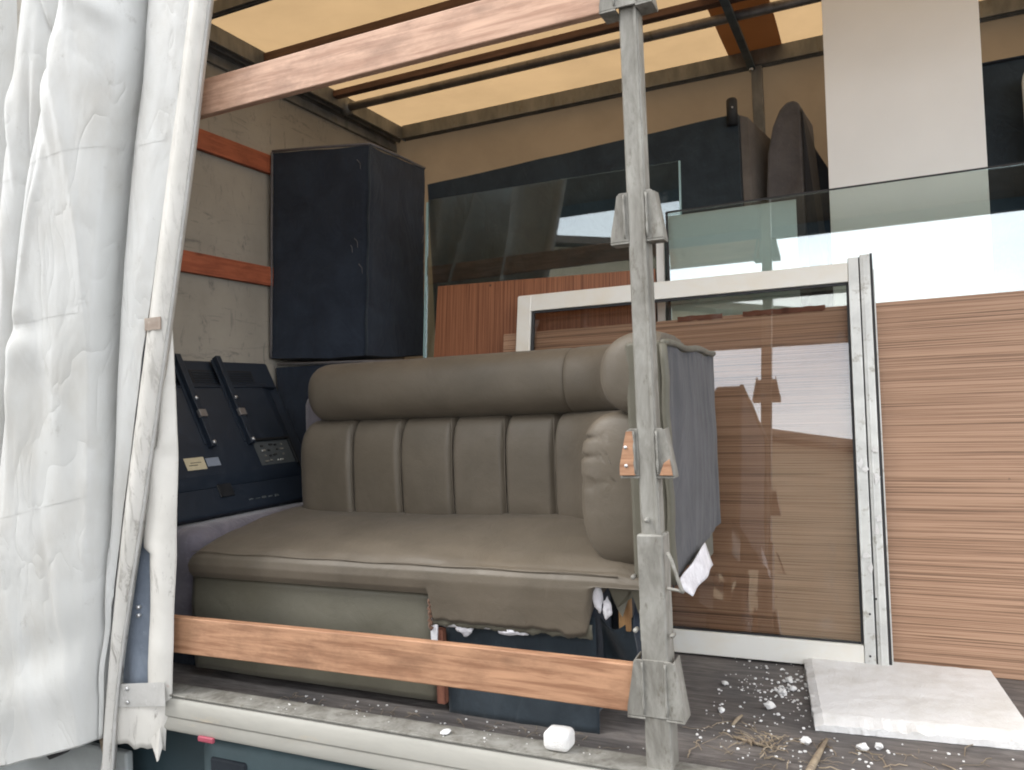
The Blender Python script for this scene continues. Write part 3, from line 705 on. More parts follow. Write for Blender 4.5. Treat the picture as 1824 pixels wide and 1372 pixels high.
# seat: crowned top with a rolled front edge
def seat_fn(u, v):
    x = -2.045+(-.545+2.045)*u
    prof = [(.78, 1.49), (.60, 1.503), (.45, 1.495), (.32, 1.475), (.22, 1.450), (.165, 1.428), (.138, 1.411), (.128, 1.398), (.124, 1.375), (.128, 1.35), (.140, 1.332), (.20, 1.33), (.5, 1.33)]
    k = v*(len(prof)-1); i = min(int(k), len(prof)-2); t = k-i
    y = prof[i][0]+(prof[i+1][0]-prof[i][0])*t; z = prof[i][1]+(prof[i+1][1]-prof[i][1])*t
    w_ = min(1, max(0, (x+1.158)/.008))*min(1, max(0, (-.680-x)/.008))
    if i >= 8 or (i == 7 and t > .99):
        jag = .006*noise.noise(Vector((x*22, 0, 0)))+.004*noise.noise(Vector((x*70, 0, 4)))-(.008 if x > -.76 else 0)
        pa = [(.124, 1.375), (.127, 1.325), (.136, 1.262+jag), (.142, 1.266+jag), (.16, 1.33)]
        kk = min(i-8, 3) if i >= 8 else 0; tt = t if i >= 8 else 0
        y2 = pa[kk][0]+(pa[kk+1][0]-pa[kk][0])*tt; z2 = pa[kk][1]+(pa[kk+1][1]-pa[kk][1])*tt
        y += (y2-y)*w_; z += (z2-z)*w_
    e = min(1, u/.035); er = min(1, (1-u)/.03)
    rr_ = (1-(1-e)**2.2)**(1/2.2) if e < 1 else 1
    if z > 1.37: z = 1.37+(z-1.37)*(.35+.65*rr_)
    if x > -.70 and z < 1.385: z = z+(1.385-z)*min(1, (x+.70)/.03)
    if x > -.62: z = z-.012*(x+.62)/.08 if z > 1.40 else z
    lz = .010*noise.noise(Vector((x*2.3, y*3, 5)))+.004*noise.noise(Vector((x*9, y*14, 1)))
    if y > .15: z += lz
    y += .006*noise.noise(Vector((x*2.2, z*8, 2)))
    x += .10*(y-.13)*(1-u)*.9 if u < 1 else 0
    return (x, y, z)
grid('seat', seat_fn, 190, 72, M['leather'], sf)
tube('seat_piping', [(-2.035+1.42*k/40+(.004 if k else 0), .134+.006*noise.noise(Vector((( -2.035+1.42*k/40)*2.2, 11, 2))), 1.4135+.002*math.sin(k*.9)) for k in range(41)], .0018, M['leather'], sf, 6)
# front: olive panel on the left, torn apron over navy lining on the right
grid('front_panel', lambda u, v: (-2.070+.915*u, .158+.010*(1-math.sin(v*math.pi))+.004*noise.noise(Vector((u*5, v*3, 0)))+(.012*(u > .985)), 1.03+.30*v), 50, 16, M['olive'], sf, solid=.004)
def fringe(u, v):
    x = -1.150+.464*u
    zb = 1.250+.008*noise.noise(Vector((x*30, 0, 0)))+.006*noise.noise(Vector((x*90, 0, 4)))
    return (x, .142+.004*noise.noise(Vector((x*20, v*3, 1))), zb+(1.285-zb)*v)
grid('torn_fringe', fringe, 90, 4, M['olive'], sf, solid=.002)
tube('pucker_seam', [(-1.156+.004*math.sin(k*2.1), .140, 1.235+.085*k/16) for k in range(17)], [.004+.003*(k % 2) for k in range(17)], M['thread'], sf, 7)
box('red_batten', (-1.150, .150, 1.03), (-1.125, .172, 1.235), M['strip_red'], sf, .002)
mesh('padding_strip', [(-1.158, .146, 1.20), (-1.140, .146, 1.20), (-1.135, .146, 1.262), (-1.158, .146, 1.268)], [(0, 1, 2, 3)], M['padding'], sf, solid=.006)
grid('front_lining', lambda u, v: (-1.128+.438*u, .178+.004*noise.noise(Vector((u*9, v*4, 3)))-.006*math.sin(u*3+v*5)*(1-v), .995+.30*v), 40, 14, M['navy2'], sf, solid=.002)
def blob(name, c, r, mat, parent, seed, sq=(1, .5, .5)):
    bm = bmesh.new(); bmesh.ops.create_icosphere(bm, subdivisions=3, radius=1)
    for v in bm.verts:
        d = 1+.45*noise.noise(v.co*1.7+Vector((seed, 0, 0)))+.18*noise.noise(v.co*5+Vector((0, seed, 0)))
        v.co = Vector((v.co.x*sq[0], v.co.y*sq[1], v.co.z*sq[2]))*d*r+Vector(c)-origin_of(parent)
    me = bpy.data.meshes.new(name); bm.to_mesh(me); bm.free(); me.materials.append(mat)
    for p in me.polygons: p.use_smooth = True
    o = bpy.data.objects.new(name, me); o.parent = parent; link(o); return o
for c, r, q, sd_ in (((-.915, .150, 1.250), .045, (1, .22, .26), 1), ((-1.055, .150, 1.250), .030, (.8, .25, .8), 4), ((-1.10, .150, 1.255), .03, (1, .25, .35), 6), ((-1.0, .152, 1.256), .03, (1.2, .2, .25), 7)):
    blob('padding_tuft', c, r, M['padding'], sf, sd_, q)
puffbox('base_frame', (-2.04, .185, 1.035), (-.700, .76, 1.34), M['navy'], sf, .004, 4, .012)
for x in (-1.95, -.80):
    for y in (.26, .70): tube('foot', [(x, y, ZF+.0005), (x, y, 1.036)], .025, M['rubber'], sf, 12)
# torn open corner under the arm
box('inner_frame', (-.70, .34, 1.20), (-.645, .60, 1.37), M['tvdeep'], sf, .004)
box('frame_post', (-.632, .19, 1.262), (-.601, .215, 1.385), M['post_wood'], sf, .003)
grid('hanging_lining', lambda u, v: (-.69+.14*u, .20+.02*math.sin(u*7+v*2)+.03*(1-v), 1.165+.06*(1-u)*0+ (.12+.10*u-.06*math.sin(u*3.1))*v), 20, 12, M['navy2'], sf, solid=.002)
grid('hanging_lining', lambda u, v: (-.585+.05*u, .175+.012*math.sin(v*9+u*3), 1.18+.20*v), 8, 12, M['navy'], sf, solid=.002)
mesh('torn_olive_flap', [(-.652, .168, 1.390), (-.575, .165, 1.390), (-.560, .17, 1.33), (-.585, .168, 1.355), (-.600, .175, 1.345), (-.612, .165, 1.305), (-.628, .172, 1.325)], [(0, 1, 2, 3, 4, 5, 6)], M['olive'], sf, solid=.003)
mesh('torn_olive_flap', [(-.597, .160, 1.392), (-.545, .158, 1.392), (-.548, .165, 1.29), (-.57, .162, 1.32), (-.582, .158, 1.365)], [(0, 1, 2, 3, 4)], M['olive'], sf, solid=.003)
blob('padding_tuft', (-.672, .155, 1.355), .045, M['padding'], sf, 12, (.28, .3, .85))
blob('padding_tuft', (-.650, .158, 1.325), .032, M['padding'], sf, 15, (.35, .3, .8))

# ------------------------------------------------------------------ left: lilac armrest, dark cushion, television
o = puffbox('lilac_armchair', (-2.47, .20, 1.06), (-2.10, .92, 1.47), M['lilac'], None, .012, 3, .05, 16, 3.0)
tag(o, 'lilac grey velour armchair arm lying under the black television', 'armchair')
box('plinth', (-2.44, .24, ZF+.0005), (-2.13, .88, 1.08), M['navy'], o, .006)
o = puffbox('dark_cushion', (-2.14, .80, 1.30), (-1.72, .95, 1.92), M['lilac'], None, .012, 3, .05, 14, 5.0)
tag(o, 'dim purple grey cushion standing behind the left end of the olive sofa', 'cushion')
tv = thing('television', (-2.3, .55, 1.48), 'black flat television leaning face down against the bulkhead, its back and two brackets showing', 'television')
tn = Vector((.8944, 0, .4472))  # outward normal of its back
def T(y, z, h=0.0): return Vector((-2.47+.5*(2.072-z), y, z))+tn*h
def tquad(name, y0, z0, y1, z1, h0, h1, mat, par=tv, bevel=.003, skew=0):
    c = [T(y0+skew*(z1-z0)*0, z0, h0), T(y1, z0, h0), T(y1, z1, h0), T(y0, z1, h0), T(y0, z0, h1), T(y1, z0, h1), T(y1, z1, h1), T(y0, z1, h1)]
    return hexa(name, [tuple(v) for v in c], mat, par, bevel)
tquad('housing', .02, 1.49, .985, 2.072, -.045, .0, M['tvblack'], bevel=.012)
hexa('raised_back', [tuple(v) for v in (T(.06, 1.58, 0), T(.93, 1.58, 0), T(.93, 1.98, 0), T(.06, 1.98, 0), T(.10, 1.62, .022), T(.88, 1.62, .022), T(.86, 1.945, .022), T(.10, 1.945, .022))], M['tvblack'], tv, .006)
tquad('vent_recess', .52, 1.955, .86, 2.03, .0, .002, M['tvdeep'])
for i in range(7): tquad('vent_slat', .53, 1.958+.0098*i, .85, 1.962+.0098*i, .002, .005, M['tvblack'], bevel=.001)
tquad('seam_ridge', .03, 1.948, .95, 1.953, .0, .025, M['tvblack'], bevel=.001)
for y in (.455, .657):
    br = tquad('wall_bracket', y-.013, 1.715, y+.013, 2.068, .022, .048, M['tvblack'])
    tquad('bracket_flange', y-.024, 1.73, y-.013, 2.06, .022, .027, M['tvblack'], br, .001)
    tquad('bracket_flange', y+.013, 1.73, y+.020, 2.06, .022, .027, M['tvblack'], br, .001)
    tquad('bracket_clamp', y-.017, 1.822, y+.017, 1.85, .040, .056, M['pipe'], br)
    for z in (1.728, 1.895): tube('screw', [T(y, z, .046), T(y, z, .054)], .007, M['screw'], br, 10)
tquad('connector_plate', .675, 1.632, .872, 1.725, .0225, .0235, M['connector'])
tquad('connector_frame', .668, 1.725, .885, 1.735, .022, .034, M['tvdeep']); tquad('connector_frame', .872, 1.625, .885, 1.725, .022, .034, M['tvdeep'])
for i in range(16):
    y = .705+.028*(i % 5)+.012*random.random(); z = 1.645+.020*(i//4)+.005*random.random(); w_ = random.choice((.003, .006, .009))
    tquad('socket', y-w_, z-.003, y+w_, z+.003, .0235, .029, M[random.choice(('galv', 'rubber', 'tvdeep', 'alu'))], bevel=.001)
tquad('paper_label', .312, 1.645, .402, 1.688, .0225, .0232, M['paper'], bevel=0)
tquad('print_line', .325, 1.660, .365, 1.6625, .0232, .0236, M['rubber'], bevel=0)
tquad('print_line', .335, 1.669, .385, 1.671, .0232, .0236, M['rubber'], bevel=0)
tquad('grey_label', .408, 1.652, .472, 1.682, .0225, .0232, M['paper2'], bevel=0)
tquad('cable_recess', .43, 1.545, .50, 1.60, .0, .006, M['tvdeep'], bevel=.004)
for i in range(5): tquad('scrap_of_tape', .56+.035*i, 1.515+.006*random.random(), .582+.035*i, 1.523+.006*random.random(), .001, .003, M['connector'], bevel=.001)

# ------------------------------------------------------------------ black upright sofa section and the black sofa behind
bs = thing('upended_armchair', (-2.3, 1.4, ZF), 'tall navy black fabric covered armchair stood on end beside the bulkhead', 'armchair')
def quadbox(name, front, back, mat, par, amp=.006, n=12):
    """soft box from 4 front and 4 back corners (bl, br, tr, tl)"""
    f_ = [Vector(v) for v in front]; b_ = [Vector(v) for v in back]; V = []; F = []; idx = {}
    def pt(u, v, w):
        a = (f_[0]*(1-u)+f_[1]*u)*(1-v)+(f_[3]*(1-u)+f_[2]*u)*v; b = (b_[0]*(1-u)+b_[1]*u)*(1-v)+(b_[3]*(1-u)+b_[2]*u)*v
        return a*(1-w)+b*w
    def add(u, v, w):
        k = (round(u*n), round(v*n), round(w*n))
        if k not in idx:
            p = pt(u, v, w); c = pt(.5, .5, .5)
            edge = sum(1 for q in (u, v, w) if q in (0, 1))
            d = (p-c).normalized()
            p = p+d*(amp*noise.noise(p*5)-(.004 if edge > 1 else 0))
            idx[k] = len(V); V.append(tuple(p))
        return idx[k]
    R_ = [i/n for i in range(n+1)]
    for i in range(n):
        for j in range(n):
            a, b, c, d = R_[i], R_[i+1], R_[j], R_[j+1]
            for s in (0.0, 1.0):
                F.append((add(a, c, s), add(b, c, s), add(b, d, s), add(a, d, s)))
                F.append((add(a, s, c), add(b, s, c), add(b, s, d), add(a, s, d)))
                F.append((add(s, a, c), add(s, b, c), add(s, b, d), add(s, a, d)))
    return mesh(name, V, F, mat, par, smooth=False, bevel=0)
o = quadbox('lining_cover', [(-2.545, 1.10, 2.095), (-2.085, 1.20, 2.085), (-2.025, 1.20, 3.032), (-2.525, 1.13, 3.062)], [(-2.54, 1.66, 2.10), (-2.055, 1.655, 2.10), (-2.045, 1.70, 3.05), (-2.53, 1.66, 3.06)], M['navy'], bs, .012, 16)
tube('edge_piping', [(-2.085+.06*k/20+.003*math.sin(k*1.3), 1.196, 2.09+.94*k/20) for k in range(21)], .0045, M['navy2'], bs, 7)
tube('edge_piping', [(-2.545+.02*k/20, 1.097+.03*k/20, 2.10+.96*k/20) for k in range(21)], .0055, M['greyfab'], bs, 7)
tube('edge_piping', [(-2.525, 1.13, 3.066), (-2.3, 1.165, 3.052+.004), (-2.06, 1.197, 3.038), (-2.028, 1.205, 3.036), (-2.035, 1.45, 3.047), (-2.046, 1.70, 3.054)], .007, M['greyfab'], bs, 8)
for i in range(9):
    z = 2.9-.095*i; tube('loose_thread', [(-2.05+.006*math.sin(i), 1.665, z), (-2.046, 1.66, z-.03), (-2.052, 1.655, z-.045)], .0016, M['greyfab'], bs, 5)
for k, (x, z) in enumerate(((-2.12, 2.62), (-2.15, 2.60), (-2.10, 2.50), (-2.09, 2.97))):
    tube('loose_thread', [(x, 1.185, z), (x+.02, 1.18, z-.02), (x+.018, 1.184, z-.045)], .0015, M['greyfab'], bs, 5)
quadbox('seat_block', [(-2.545, 1.14, ZF+.001), (-1.75, 1.14, ZF+.001), (-1.80, 1.18, 2.055), (-2.54, 1.12, 2.06)], [(-2.545, 1.64, ZF+.001), (-1.76, 1.60, ZF+.001), (-1.80, 1.60, 2.06), (-2.54, 1.64, 2.06)], M['navy'], bs, .008)
tube('edge_piping', [(-2.52, 1.112, 2.07), (-2.1, 1.15, 2.06), (-1.82, 1.17, 2.05)], .006, M['greyfab'], bs, 7)

bb = thing('black_sofa', (-1.25, 1.95, ZF), 'long black fabric sofa standing on end against the far tarp with one stub leg up', 'sofa')
quadbox('back_lining', [(-2.03, 1.735, ZF+.001), (-.50, 1.735, ZF+.001), (-.505, 1.735, 3.055), (-2.04, 1.71, 2.975)], [(-2.03, 2.12, ZF+.001), (-.42, 2.12, ZF+.001), (-.44, 2.12, 3.02), (-2.04, 2.12, 2.97)], M['navy2'], bb, .004, 20)
quadbox('side_upholstery', [(-.500, 1.745, ZF+.001), (-.470, 1.75, ZF+.001), (-.468, 1.75, 3.035), (-.500, 1.745, 3.05)], [(-.42, 2.13, ZF+.001), (-.38, 2.13, ZF+.001), (-.385, 2.13, 3.0), (-.43, 2.13, 3.01)], M['grey_side'], bb, .006, 10)
tube('leg', [(-.527, 1.72, 3.00), (-.527, 1.72, 3.105), (-.527, 1.72, 3.113)], [.023, .023, .018], M['rubber'], bb, 16)
tube('leg_screw', [(-.522, 1.694, 3.068), (-.522, 1.700, 3.068)], .004, M['screw'], bb, 8)

# grey upholstered cushion and the dark things at the right
gc = thing('grey_cushion', (-.30, 1.8, ZF), 'grey sofa seat with rounded top standing between black sofa and white board', 'sofa seat')
def cush(name, x0, x1, mat, par):
    pts = []
    for k in range(25):
        t = k/24; pts.append(t)
    prof = [(-.425, ZF+.001), (-.418, 2.3), (-.412, 2.72), (-.40, 2.88), (-.375, 2.99), (-.345, 3.055), (-.315, 3.085), (-.285, 3.088), (-.262, 3.07), (-.258, 3.0), (-.258, 2.7), (-.258, ZF+.001)]
    return prism(name, [(x, 1.80, z) for x, z in prof], (.03, .33, 0), mat, par, .012)
cush('padded_edge', 0, 0, M['greyfab'], gc)
mesh('lining', [(x, y, z) for (x, y, z) in ((-.254, 1.805, ZF+.001), (-.254, 1.805, 3.05), (-.225, 2.10, 2.95), (-.12, 2.12, 2.75), (-.10, 2.12, ZF+.001), (-.262, 2.12, ZF+.001), (-.262, 2.12, 3.02))],
     [(0, 1, 2, 3, 4), (0, 5, 6, 1), (1, 6, 2), (2, 6, 3), (3, 6, 5, 4), (0, 4, 5)], M['navy'], gc)
rs = thing('dark_sofa', (1.0, 1.8, ZF), 'dark navy sofa back standing behind the green glass at the right edge', 'sofa')
quadbox('back_lining', [(.30, 1.72, ZF+.001), (1.7, 1.72, ZF+.001), (1.7, 1.72, 3.06), (.30, 1.72, 3.062)], [(.30, 2.1, ZF+.001), (1.7, 2.1, ZF+.001), (1.7, 2.1, 3.05), (.30, 2.1, 3.05)], M['navy2'], rs, .014, 16)
tube('edge_piping', [(.30, 1.716, 3.058), (1.0, 1.714, 3.06), (1.7, 1.716, 3.058)], .006, M['navy'], rs, 7)
wc = prism('white_plastic_chair', [(.512, 1.60, 2.5), (.66, 1.60, 2.5), (.68, 1.60, 2.94), (.64, 1.60, 2.985), (.54, 1.60, 2.985), (.512, 1.60, 2.965), (.506, 1.60, 2.93)], (0, .03, 0), M['whiteplastic'], None, .010)
tag(wc, 'white rounded plastic chair back in front of the dark sofa at the right edge', 'chair')
prism('chair_leg', [(.53, 1.61, ZF+.001), (.56, 1.61, ZF+.001), (.58, 1.61, 2.52), (.53, 1.61, 2.52)], (0, .02, 0), M['whiteplastic'], wc, .004)
prism('chair_leg', [(.62, 1.61, ZF+.001), (.65, 1.61, ZF+.001), (.65, 1.61, 2.52), (.60, 1.61, 2.52)], (0, .02, 0), M['whiteplastic'], wc, .004)

# ------------------------------------------------------------------ leaning boards and panes
ZB = ZF+.001
wb = slab('white_board', (-.150, 1.28, ZB), (.352, 1.28, ZB), (.372, 1.50, 3.42), (-.142, 1.50, 3.42), .018, M['whiteboard'], None, .0015)
tag(wb, 'tall plain white laminate board reaching to the roof behind the green glass', 'board')
pb_ = slab('pale_board', (-.690, 1.09, ZB), (-.240, 1.09, ZB), (-.245, 1.203, 2.528), (-.700, 1.203, 2.528), .010, M['whiteboard'], None, .001)
tag(pb_, 'short pale laminate board directly behind the left end of the green glass', 'board')
ws = slab('white_strip', (-.750, 1.075, ZB), (-.722, 1.075, ZB), (-.722, 1.212, 2.47), (-.752, 1.212, 2.47), .012, M['whiteboard'], None, .002)
tag(ws, 'narrow white strip of wood upright between the two glass sheets, behind the post', 'strip')

def lean(y0, deg, z): return y0+(z-ZB)*math.tan(R(deg))
# dark glass sheet at the left (behind the red veneered panel)
gl = thing('glass_sheet', (-1.2, 1.12, ZB), 'frameless glass sheet leaning at the left, between red veneered panel and black sofa', 'glass sheet', 'sheets of loose glass')
y0g, dg = 1.175, 2.9
zt = 2.749
def LG(x, z, d=0): return (x, lean(y0g, dg, z)+d, z)
pane = hexa('pane', [LG(-1.835, ZB), LG(-.680, ZB), LG(-.665, zt), LG(-1.774, zt+.010), LG(-1.835, ZB, .006), LG(-.680, ZB, .006), LG(-.665, zt, .006), LG(-1.774, zt+.010, .006)], M['glass_left'], gl, 0)
for xa, xb, w in ((-1.8355, -1.7745, -.010), (-.6795, -.6645, .006)):
    hexa('polished_edge', [LG(xa, ZB, -.002), LG(xa+w, ZB, -.002), LG(xb+w, zt, -.002), LG(xb, zt, -.002), LG(xa, ZB, .008), LG(xa+w, ZB, .008), LG(xb+w, zt, .008), LG(xb, zt, .008)], M['glass_edge'], gl, 0)
# vertical red veneered panel
def VP_(x, z, d=0): return (x, lean(1.02, 7.5, z)+d, z)
vz = hexa('veneered_panel', [VP_(-1.75, ZB), VP_(-.755, ZB), VP_(-.758, 2.336), VP_(-1.705, 2.363), VP_(-1.75, ZB, .018), VP_(-.755, ZB, .018), VP_(-.758, 2.336, .018), VP_(-1.705, 2.363, .018)], M['zebra_v'], None, .001)
tag(vz, 'red brown panel with fine upright grain leaning behind the sofa', 'panel')
# big green glass
gb = thing('glass_sheet', (.2, 1.0, ZB), 'large green tinted glass sheet behind the striped panel, bright with reflected sky', 'glass sheet', 'sheets of loose glass')
y0b, db = 1.035, 5.5
def BG(x, z, d=0): return (x, lean(y0b, db, z)+d, z)
hexa('pane', [BG(-.675, ZB), (1.0, lean(y0b, db, ZB), ZB), BG(1.0, 2.536), BG(-.695, 2.536), BG(-.675, ZB, .006), BG(1.0, ZB, .006), BG(1.0, 2.536, .006), BG(-.695, 2.536, .006)], M['glass_green'], gb, 0)
hexa('dark_edge', [BG(-.684, ZB, -.002), BG(-.6755, ZB, -.002), BG(-.6955, 2.536, -.002), BG(-.704, 2.536, -.002), BG(-.684, ZB, .008), BG(-.6755, ZB, .008), BG(-.6955, 2.536, .008), BG(-.704, 2.536, .008)], M['rubber'], gb, 0)
hexa('dark_edge', [BG(-.704, 2.5365, -.002), BG(1.0, 2.5365, -.002), BG(1.0, 2.5425, -.002), BG(-.704, 2.5425, -.002), BG(-.704, 2.5365, .008), BG(1.0, 2.5365, .008), BG(1.0, 2.5425, .008), BG(-.704, 2.5425, .008)], M['rubber'], gb, 0)
# striped horizontal panel
def HP_(x, z, d=0): return (x, lean(.925, 9.4, z)+d, z)
zh = hexa('striped_panel', [HP_(-1.36, ZB), HP_(1.05, ZB), HP_(1.05, 2.135), HP_(-1.36, 2.125), HP_(-1.36, ZB, .018), HP_(1.05, ZB, .018), HP_(1.05, 2.135, .018), HP_(-1.36, 2.125, .018)], M['zebra_h'], None, .001)
tag(zh, 'wide brown panel with horizontal striped grain leaning behind the aluminium window', 'panel')
pb = [HP_(-.72+.05*i, 2.128+.006*noise.noise(Vector((i*1.3, 0, 0)))-(.008 if i % 5 in (1, 2) else 0), -.003) for i in range(12)]
for (xa, xb) in ((-.66, -.50), (-.43, -.28), (-.30, -.16)):
    n = 12; tp = []; bt = []
    for i in range(n+1):
        x = xa+(xb-xa)*i/n; tp.append(HP_(x, 2.138+.004*noise.noise(Vector((x*40, 0, 0))), -.004)); bt.append(HP_(x, 2.120+.006*noise.noise(Vector((x*60, 5, 0))), -.004))
    o = prism('torn_edge_strip', tp+bt[::-1], (0, .003, 0), M['putty'], zh, 0)

# aluminium sliding window leaning in front
wn = thing('window', (-.65, .9, ZB), 'white aluminium window sash with tinted glass leaning in front of the striped panel', 'window')
y0w, dw = .868, 10.7
DWN = (.045, 1.247)
def WN(x, z, d=0): return (x, lean(y0w, dw, z)+d, z)
def wbar(name, x0, z0, x1, z1, d0, d1, mat, bevel=.003, zt0=None, zt1=None):
    za, zb2 = (zt0 if zt0 is not None else z1), (zt1 if zt1 is not None else z1)
    return hexa(name, [WN(x0, z0, d0), WN(x1, z0, d0), WN(x1, zb2, d0), WN(x0, za, d0), WN(x0, z0, d1), WN(x1, z0, d1), WN(x1, zb2, d1), WN(x0, za, d1)], mat, wn, bevel)
wbar('top_rail', -1.283, 2.205, -.0845, 2.27, -.012, .026, M['winpaint'])
wbar('bottom_rail', -1.283, ZB+.006, -.0845, 1.078, -.012, .026, M['winpaint'])
wbar('left_stile', -1.284, ZB+.006, -1.226, 2.266, -.014, .027, M['winpaint'])
sR = wbar('right_stile', -.0845, ZB+.001, -.052, 2.285, -.014, .028, M['alu'])
wbar('stile_rib', -.0525, ZB+.001, -.049, 2.285, -.009, .026, M['rubber'], .0005)
wbar('outer_stile', -.0485, ZB+.001, -.018, 2.292, -.013, .027, M['alu'])
wbar('stile_bead', -.0835, ZB+.08, -.0775, 2.21, -.018, -.014, M['alu'], .001)
wbar('stile_bead', -.040, ZB+.004, -.035, 2.28, -.017, -.013, M['alu'], .001)
wbar('rubber_gasket', -.0175, ZB+.001, -.010, 2.295, -.008, .024, M['rubber'], .001)
wbar('outer_fin', -.0095, ZB+.001, -.006, 2.24, -.006, .02, M['alu'], .0005)
wbar('top_gasket', -1.226, 2.196, -.085, 2.2045, -.004, .012, M['rubber'], .001)
wbar('side_gasket', -.0925, 1.08, -.085, 2.196, -.004, .012, M['rubber'], .001)
wbar('side_gasket', -1.2255, 1.08, -1.215, 2.196, -.004, .012, M['rubber'], .001)
wbar('bottom_gasket', -1.2145, 1.0785, -.093, 1.083, -.004, .012, M['rubber'], .001)
wbar('pane', -1.215, 1.083, -.0925, 2.196, .001, .006, M['glass_win'], 0)
random.seed(3)
for (x, z) in ((-.070, 1.62), (-.062, 1.60), (-.030, 1.66), (-.028, 1.57), (-.068, 1.34), (-.060, 1.30), (-.030, 1.45), (-.035, 1.42)):
    pts = [(x+random.uniform(-.006, .006)+.009*math.cos(t), z+random.uniform(-.008, .008)+.014*math.sin(t)) for t in (0, 1.2, 2.4, 3.6, 4.9)]
    prism('paint_blotch', [WN(a_, b_, -.0192) for a_, b_ in pts], (0, .0012, 0), M['foam'], wn, 0)
for (x, z) in ((-.064, 1.17), (-.045, 1.215), (-.068, 1.05)): tube('rivet_hole', [WN(x, z, -.0185), WN(x, z, -.0142)], .003, M['rubber'], wn, 8)

# ------------------------------------------------------------------ floor litter
def foam_sheet():
    pts = [(-.262, .865), (-.235, .55), (-.19, .365), (.0, .385), (.235, .405), (.275, .47), (.262, .90), (.0, .90)]
    th = .028; V = []; F = []
    top = []
    nx, ny = 46, 40
    def edge(v):  # left and right x at depth v (0 far .. 1 near)
        xl = -.262+.072*v+.004*noise.noise(Vector((0, v*20, 0))); xr = .245-.0*v+.045*v; return xl, xr
    def top_pt(u, v):
        xl, xr = edge(v); x = xl+(xr-xl)*u; y = .90-(.90-.372-.045*u)*v
        d = min(u, 1-u)*.5; e = (1-v)
        z = ZF+th+.0016*noise.noise(Vector((x*30, y*30, 0)))
        if e < .10: z -= (.10-e)*.10*(1+noise.noise(Vector((x*40, 1, 0))))
        if u < .04: z -= (.04-u)*.22*(1+noise.noise(Vector((2, y*40, 0))))
        return (x, y, z)
    for j in range(ny+1):
        for i in range(nx+1): V.append(top_pt(i/nx, j/ny))
    for j in range(ny):
        for i in range(nx): F.append((j*(nx+1)+i, j*(nx+1)+i+1, (j+1)*(nx+1)+i+1, (j+1)*(nx+1)+i))
    ring = [j*(nx+1) for j in range(ny+1)]+[ny*(nx+1)+i for i in range(1, nx+1)]+[j*(nx+1)+nx for j in range(ny-1, -1, -1)]+[i for i in range(nx-1, 0, -1)]
    b0 = len(V)
    for k in ring:
        x, y, z = V[k]; V.append((x+.003*noise.noise(Vector((x*60, y*60, 3))), y+.003*noise.noise(Vector((x*60, y*60, 7))), ZF+.002))
    n = len(ring)
    for i in range(n): F.append((ring[i], ring[(i+1) % n], b0+(i+1) % n, b0+i))
    F.append(tuple(range(b0, b0+n)))
    return mesh('foam_sheet', V, F, M['foam'], None, smooth=False)
tag(foam_sheet(), 'broken white polystyrene sheet lying on the truck floor before the striped panel', 'foam sheet')
def nugget(name, x, y, r, mat, seed, z0=ZF, flat=.6):
    bm = bmesh.new(); bmesh.ops.create_icosphere(bm, subdivisions=2, radius=1)
    for v in bm.verts:
        d = 1+.5*noise.noise(v.co*1.4+Vector((seed*3.1, 0, 0)))+.2*noise.noise(v.co*4+Vector((0, seed, 0)))
        v.co = Vector((v.co.x, v.co.y*.8, v.co.z*flat))*d*r
    zmin = min(v.co.z for v in bm.verts)
    for v in bm.verts: v.co.z -= zmin
    me = bpy.data.meshes.new(name); bm.to_mesh(me); bm.free(); me.materials.append(mat)
    o = bpy.data.objects.new(name, me); o.location = (x, y, z0+.0005); o.rotation_euler = (0, 0, seed); link(o); return o
lumps = [(-.312, .482, .016, 'largest crumb of white foam, alone on the dark floor left of the polystyrene sheet'),
         (-.285, .70, .013, 'white foam crumb close to the far left corner of the polystyrene sheet'),
         (-.292, .60, .013, 'white foam crumb beside the left edge of the polystyrene sheet'),
         (-.268, .635, .011, 'small white foam crumb touching the left edge of the polystyrene sheet'),
         (-.43, .42, .011, 'white foam crumb just right of the foot of the steel post'),
         (-.205, .285, .013, 'white foam crumb in front of the near left corner of the polystyrene sheet'),
         (-.08, .29, .014, 'white foam crumb lying before the near edge of the polystyrene sheet'),
         (-.045, .315, .012, 'foam crumb nearest the middle of the near edge of the polystyrene sheet'),
         (-.455, .62, .010, 'small foam crumb behind the post, below the window sash')]
for i, (x, y, r, lb) in enumerate(lumps): tag(nugget('foam_crumb', x, y, r, M['foam'], i+1.0), lb, 'foam crumb', 'foam crumbs on the truck floor')
# fine crumbs nobody could count
bm = bmesh.new(); random.seed(11)
def crumb(x, y, r, z=ZF):
    q = bmesh.ops.create_icosphere(bm, subdivisions=1, radius=r)
    for v in q['verts']: v.co = Vector((v.co.x*random.uniform(.7, 1.3)+x, v.co.y*random.uniform(.7, 1.3)+y, v.co.z*.7+z+r*.55))
for i in range(190): crumb(random.uniform(-.47, -.20), random.uniform(.14, .88), random.choice((.0015, .002, .0025, .003, .0045)))
for i in range(60): c_ = random.gauss(-.28, .03); crumb(c_, random.gauss(.66, .07), random.uniform(.002, .006))
for i in range(70): crumb(random.uniform(-.25, .30), random.uniform(.12, .36), random.choice((.0015, .0025, .004)))
for i in range(60): crumb(random.uniform(-1.6, -.55), random.uniform(.05, .16), random.choice((.0015, .002, .003, .004)))
for i in range(30): crumb(random.uniform(-1.9, -.6), random.uniform(-.02, .03), random.choice((.001, .002, .003)), 1.0235)
me = bpy.data.meshes.new('foam_dust'); bm.to_mesh(me); bm.free(); me.materials.append(M['foam'])
tag(link(bpy.data.objects.new('foam_dust', me)), 'fine white foam dust scattered over the truck floor', 'foam dust', kind='stuff')
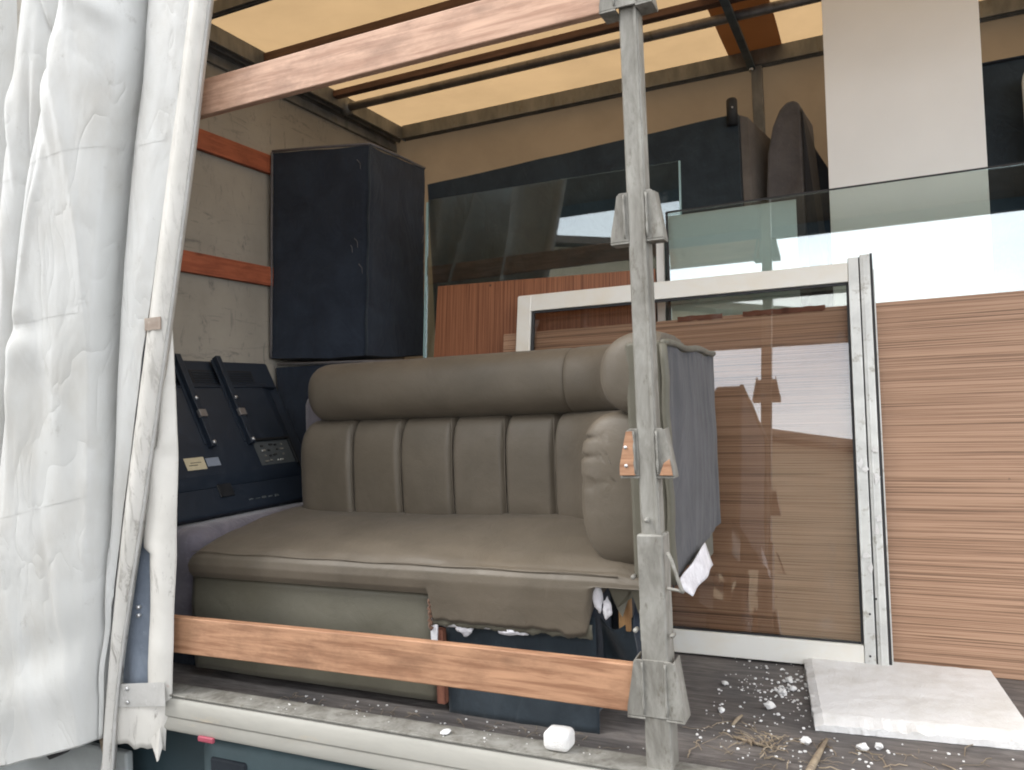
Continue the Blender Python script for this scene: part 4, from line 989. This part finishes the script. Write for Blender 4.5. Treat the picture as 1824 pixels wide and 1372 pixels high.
# straw, wood shavings and dry fibres
bm = bmesh.new()
def fibre(x, y, ln, ang, r=.0012, z=ZF):
    p0 = Vector((x, y, z+.002)); n = 6; prev = None; a = ang
    for k in range(n+1):
        p = p0+Vector((math.cos(a)*ln*k/n, math.sin(a)*ln*k/n, .006*math.sin(k/n*math.pi)*random.random()))
        a += random.uniform(-.12, .12)
        ring = [bm.verts.new(p+Vector((-math.sin(ang)*r*math.cos(t), math.cos(ang)*r*math.cos(t), r*math.sin(t)))) for t in (0, 2.1, 4.2)]
        if prev:
            for j in range(3): bm.faces.new((prev[j], prev[(j+1) % 3], ring[(j+1) % 3], ring[j]))
        prev = ring
for i in range(100): fibre(random.uniform(-.47, .40), random.uniform(.10, .34), random.uniform(.02, .09), random.uniform(0, math.tau), random.choice((.0006, .0009, .0014)))
for i in range(34): fibre(-.285+random.gauss(0, .03), .235+random.gauss(0, .025), random.uniform(.02, .06), random.uniform(0, math.tau), .0014, ZF+random.uniform(0, .01))
for i in range(60): fibre(random.uniform(-1.7, -.55), random.uniform(.05, .15), random.uniform(.01, .05), random.uniform(0, math.tau), .0007)
me = bpy.data.meshes.new('straw'); bm.to_mesh(me); bm.free(); me.materials.append(M['straw'])
tag(link(bpy.data.objects.new('straw', me)), 'dry straw and wood fibres strewn on the truck floor', 'straw', kind='stuff')
o = tube('wood_splinter', [(-.185, .12, ZF+.008), (-.175, .2, ZF+.008), (-.160, .315, ZF+.007)], [.009, .008, .004], M['straw'], None, 7)
tag(o, 'thick pale wood splinter pointing under the near edge of the polystyrene sheet', 'wood splinter', 'wood splinters on the floor')
o = tube('wood_splinter', [(-.385, .33, ZF+.006), (-.378, .37, ZF+.008), (-.372, .40, ZF+.006)], [.004, .005, .003], M['straw'], None, 7)
tag(o, 'short upright looking wood splinter right of the post foot, behind the straw tuft', 'wood splinter', 'wood splinters on the floor')
o = tube('wood_splinter', [(-.37, .262, ZF+.005), (-.33, .245, ZF+.006), (-.29, .235, ZF+.004)], [.003, .004, .003], M['straw'], None, 7)
tag(o, 'thin wood splinter running into the straw tuft on the floor', 'wood splinter', 'wood splinters on the floor')
cb = puffbox('foam_block', (-.768, -.012, 1.0240), (-.702, .045, 1.070), M['foam'], None, .002, 20, .014, 10)
tag(cb, 'small rounded white foam block sitting on the side rail left of the post', 'foam block')
tag(nugget('foam_chip', -1.035, -.005, .014, M['foam'], 4.2, 1.0236, .35), 'flat white foam chip on the side rail lip under the low board', 'foam chip')
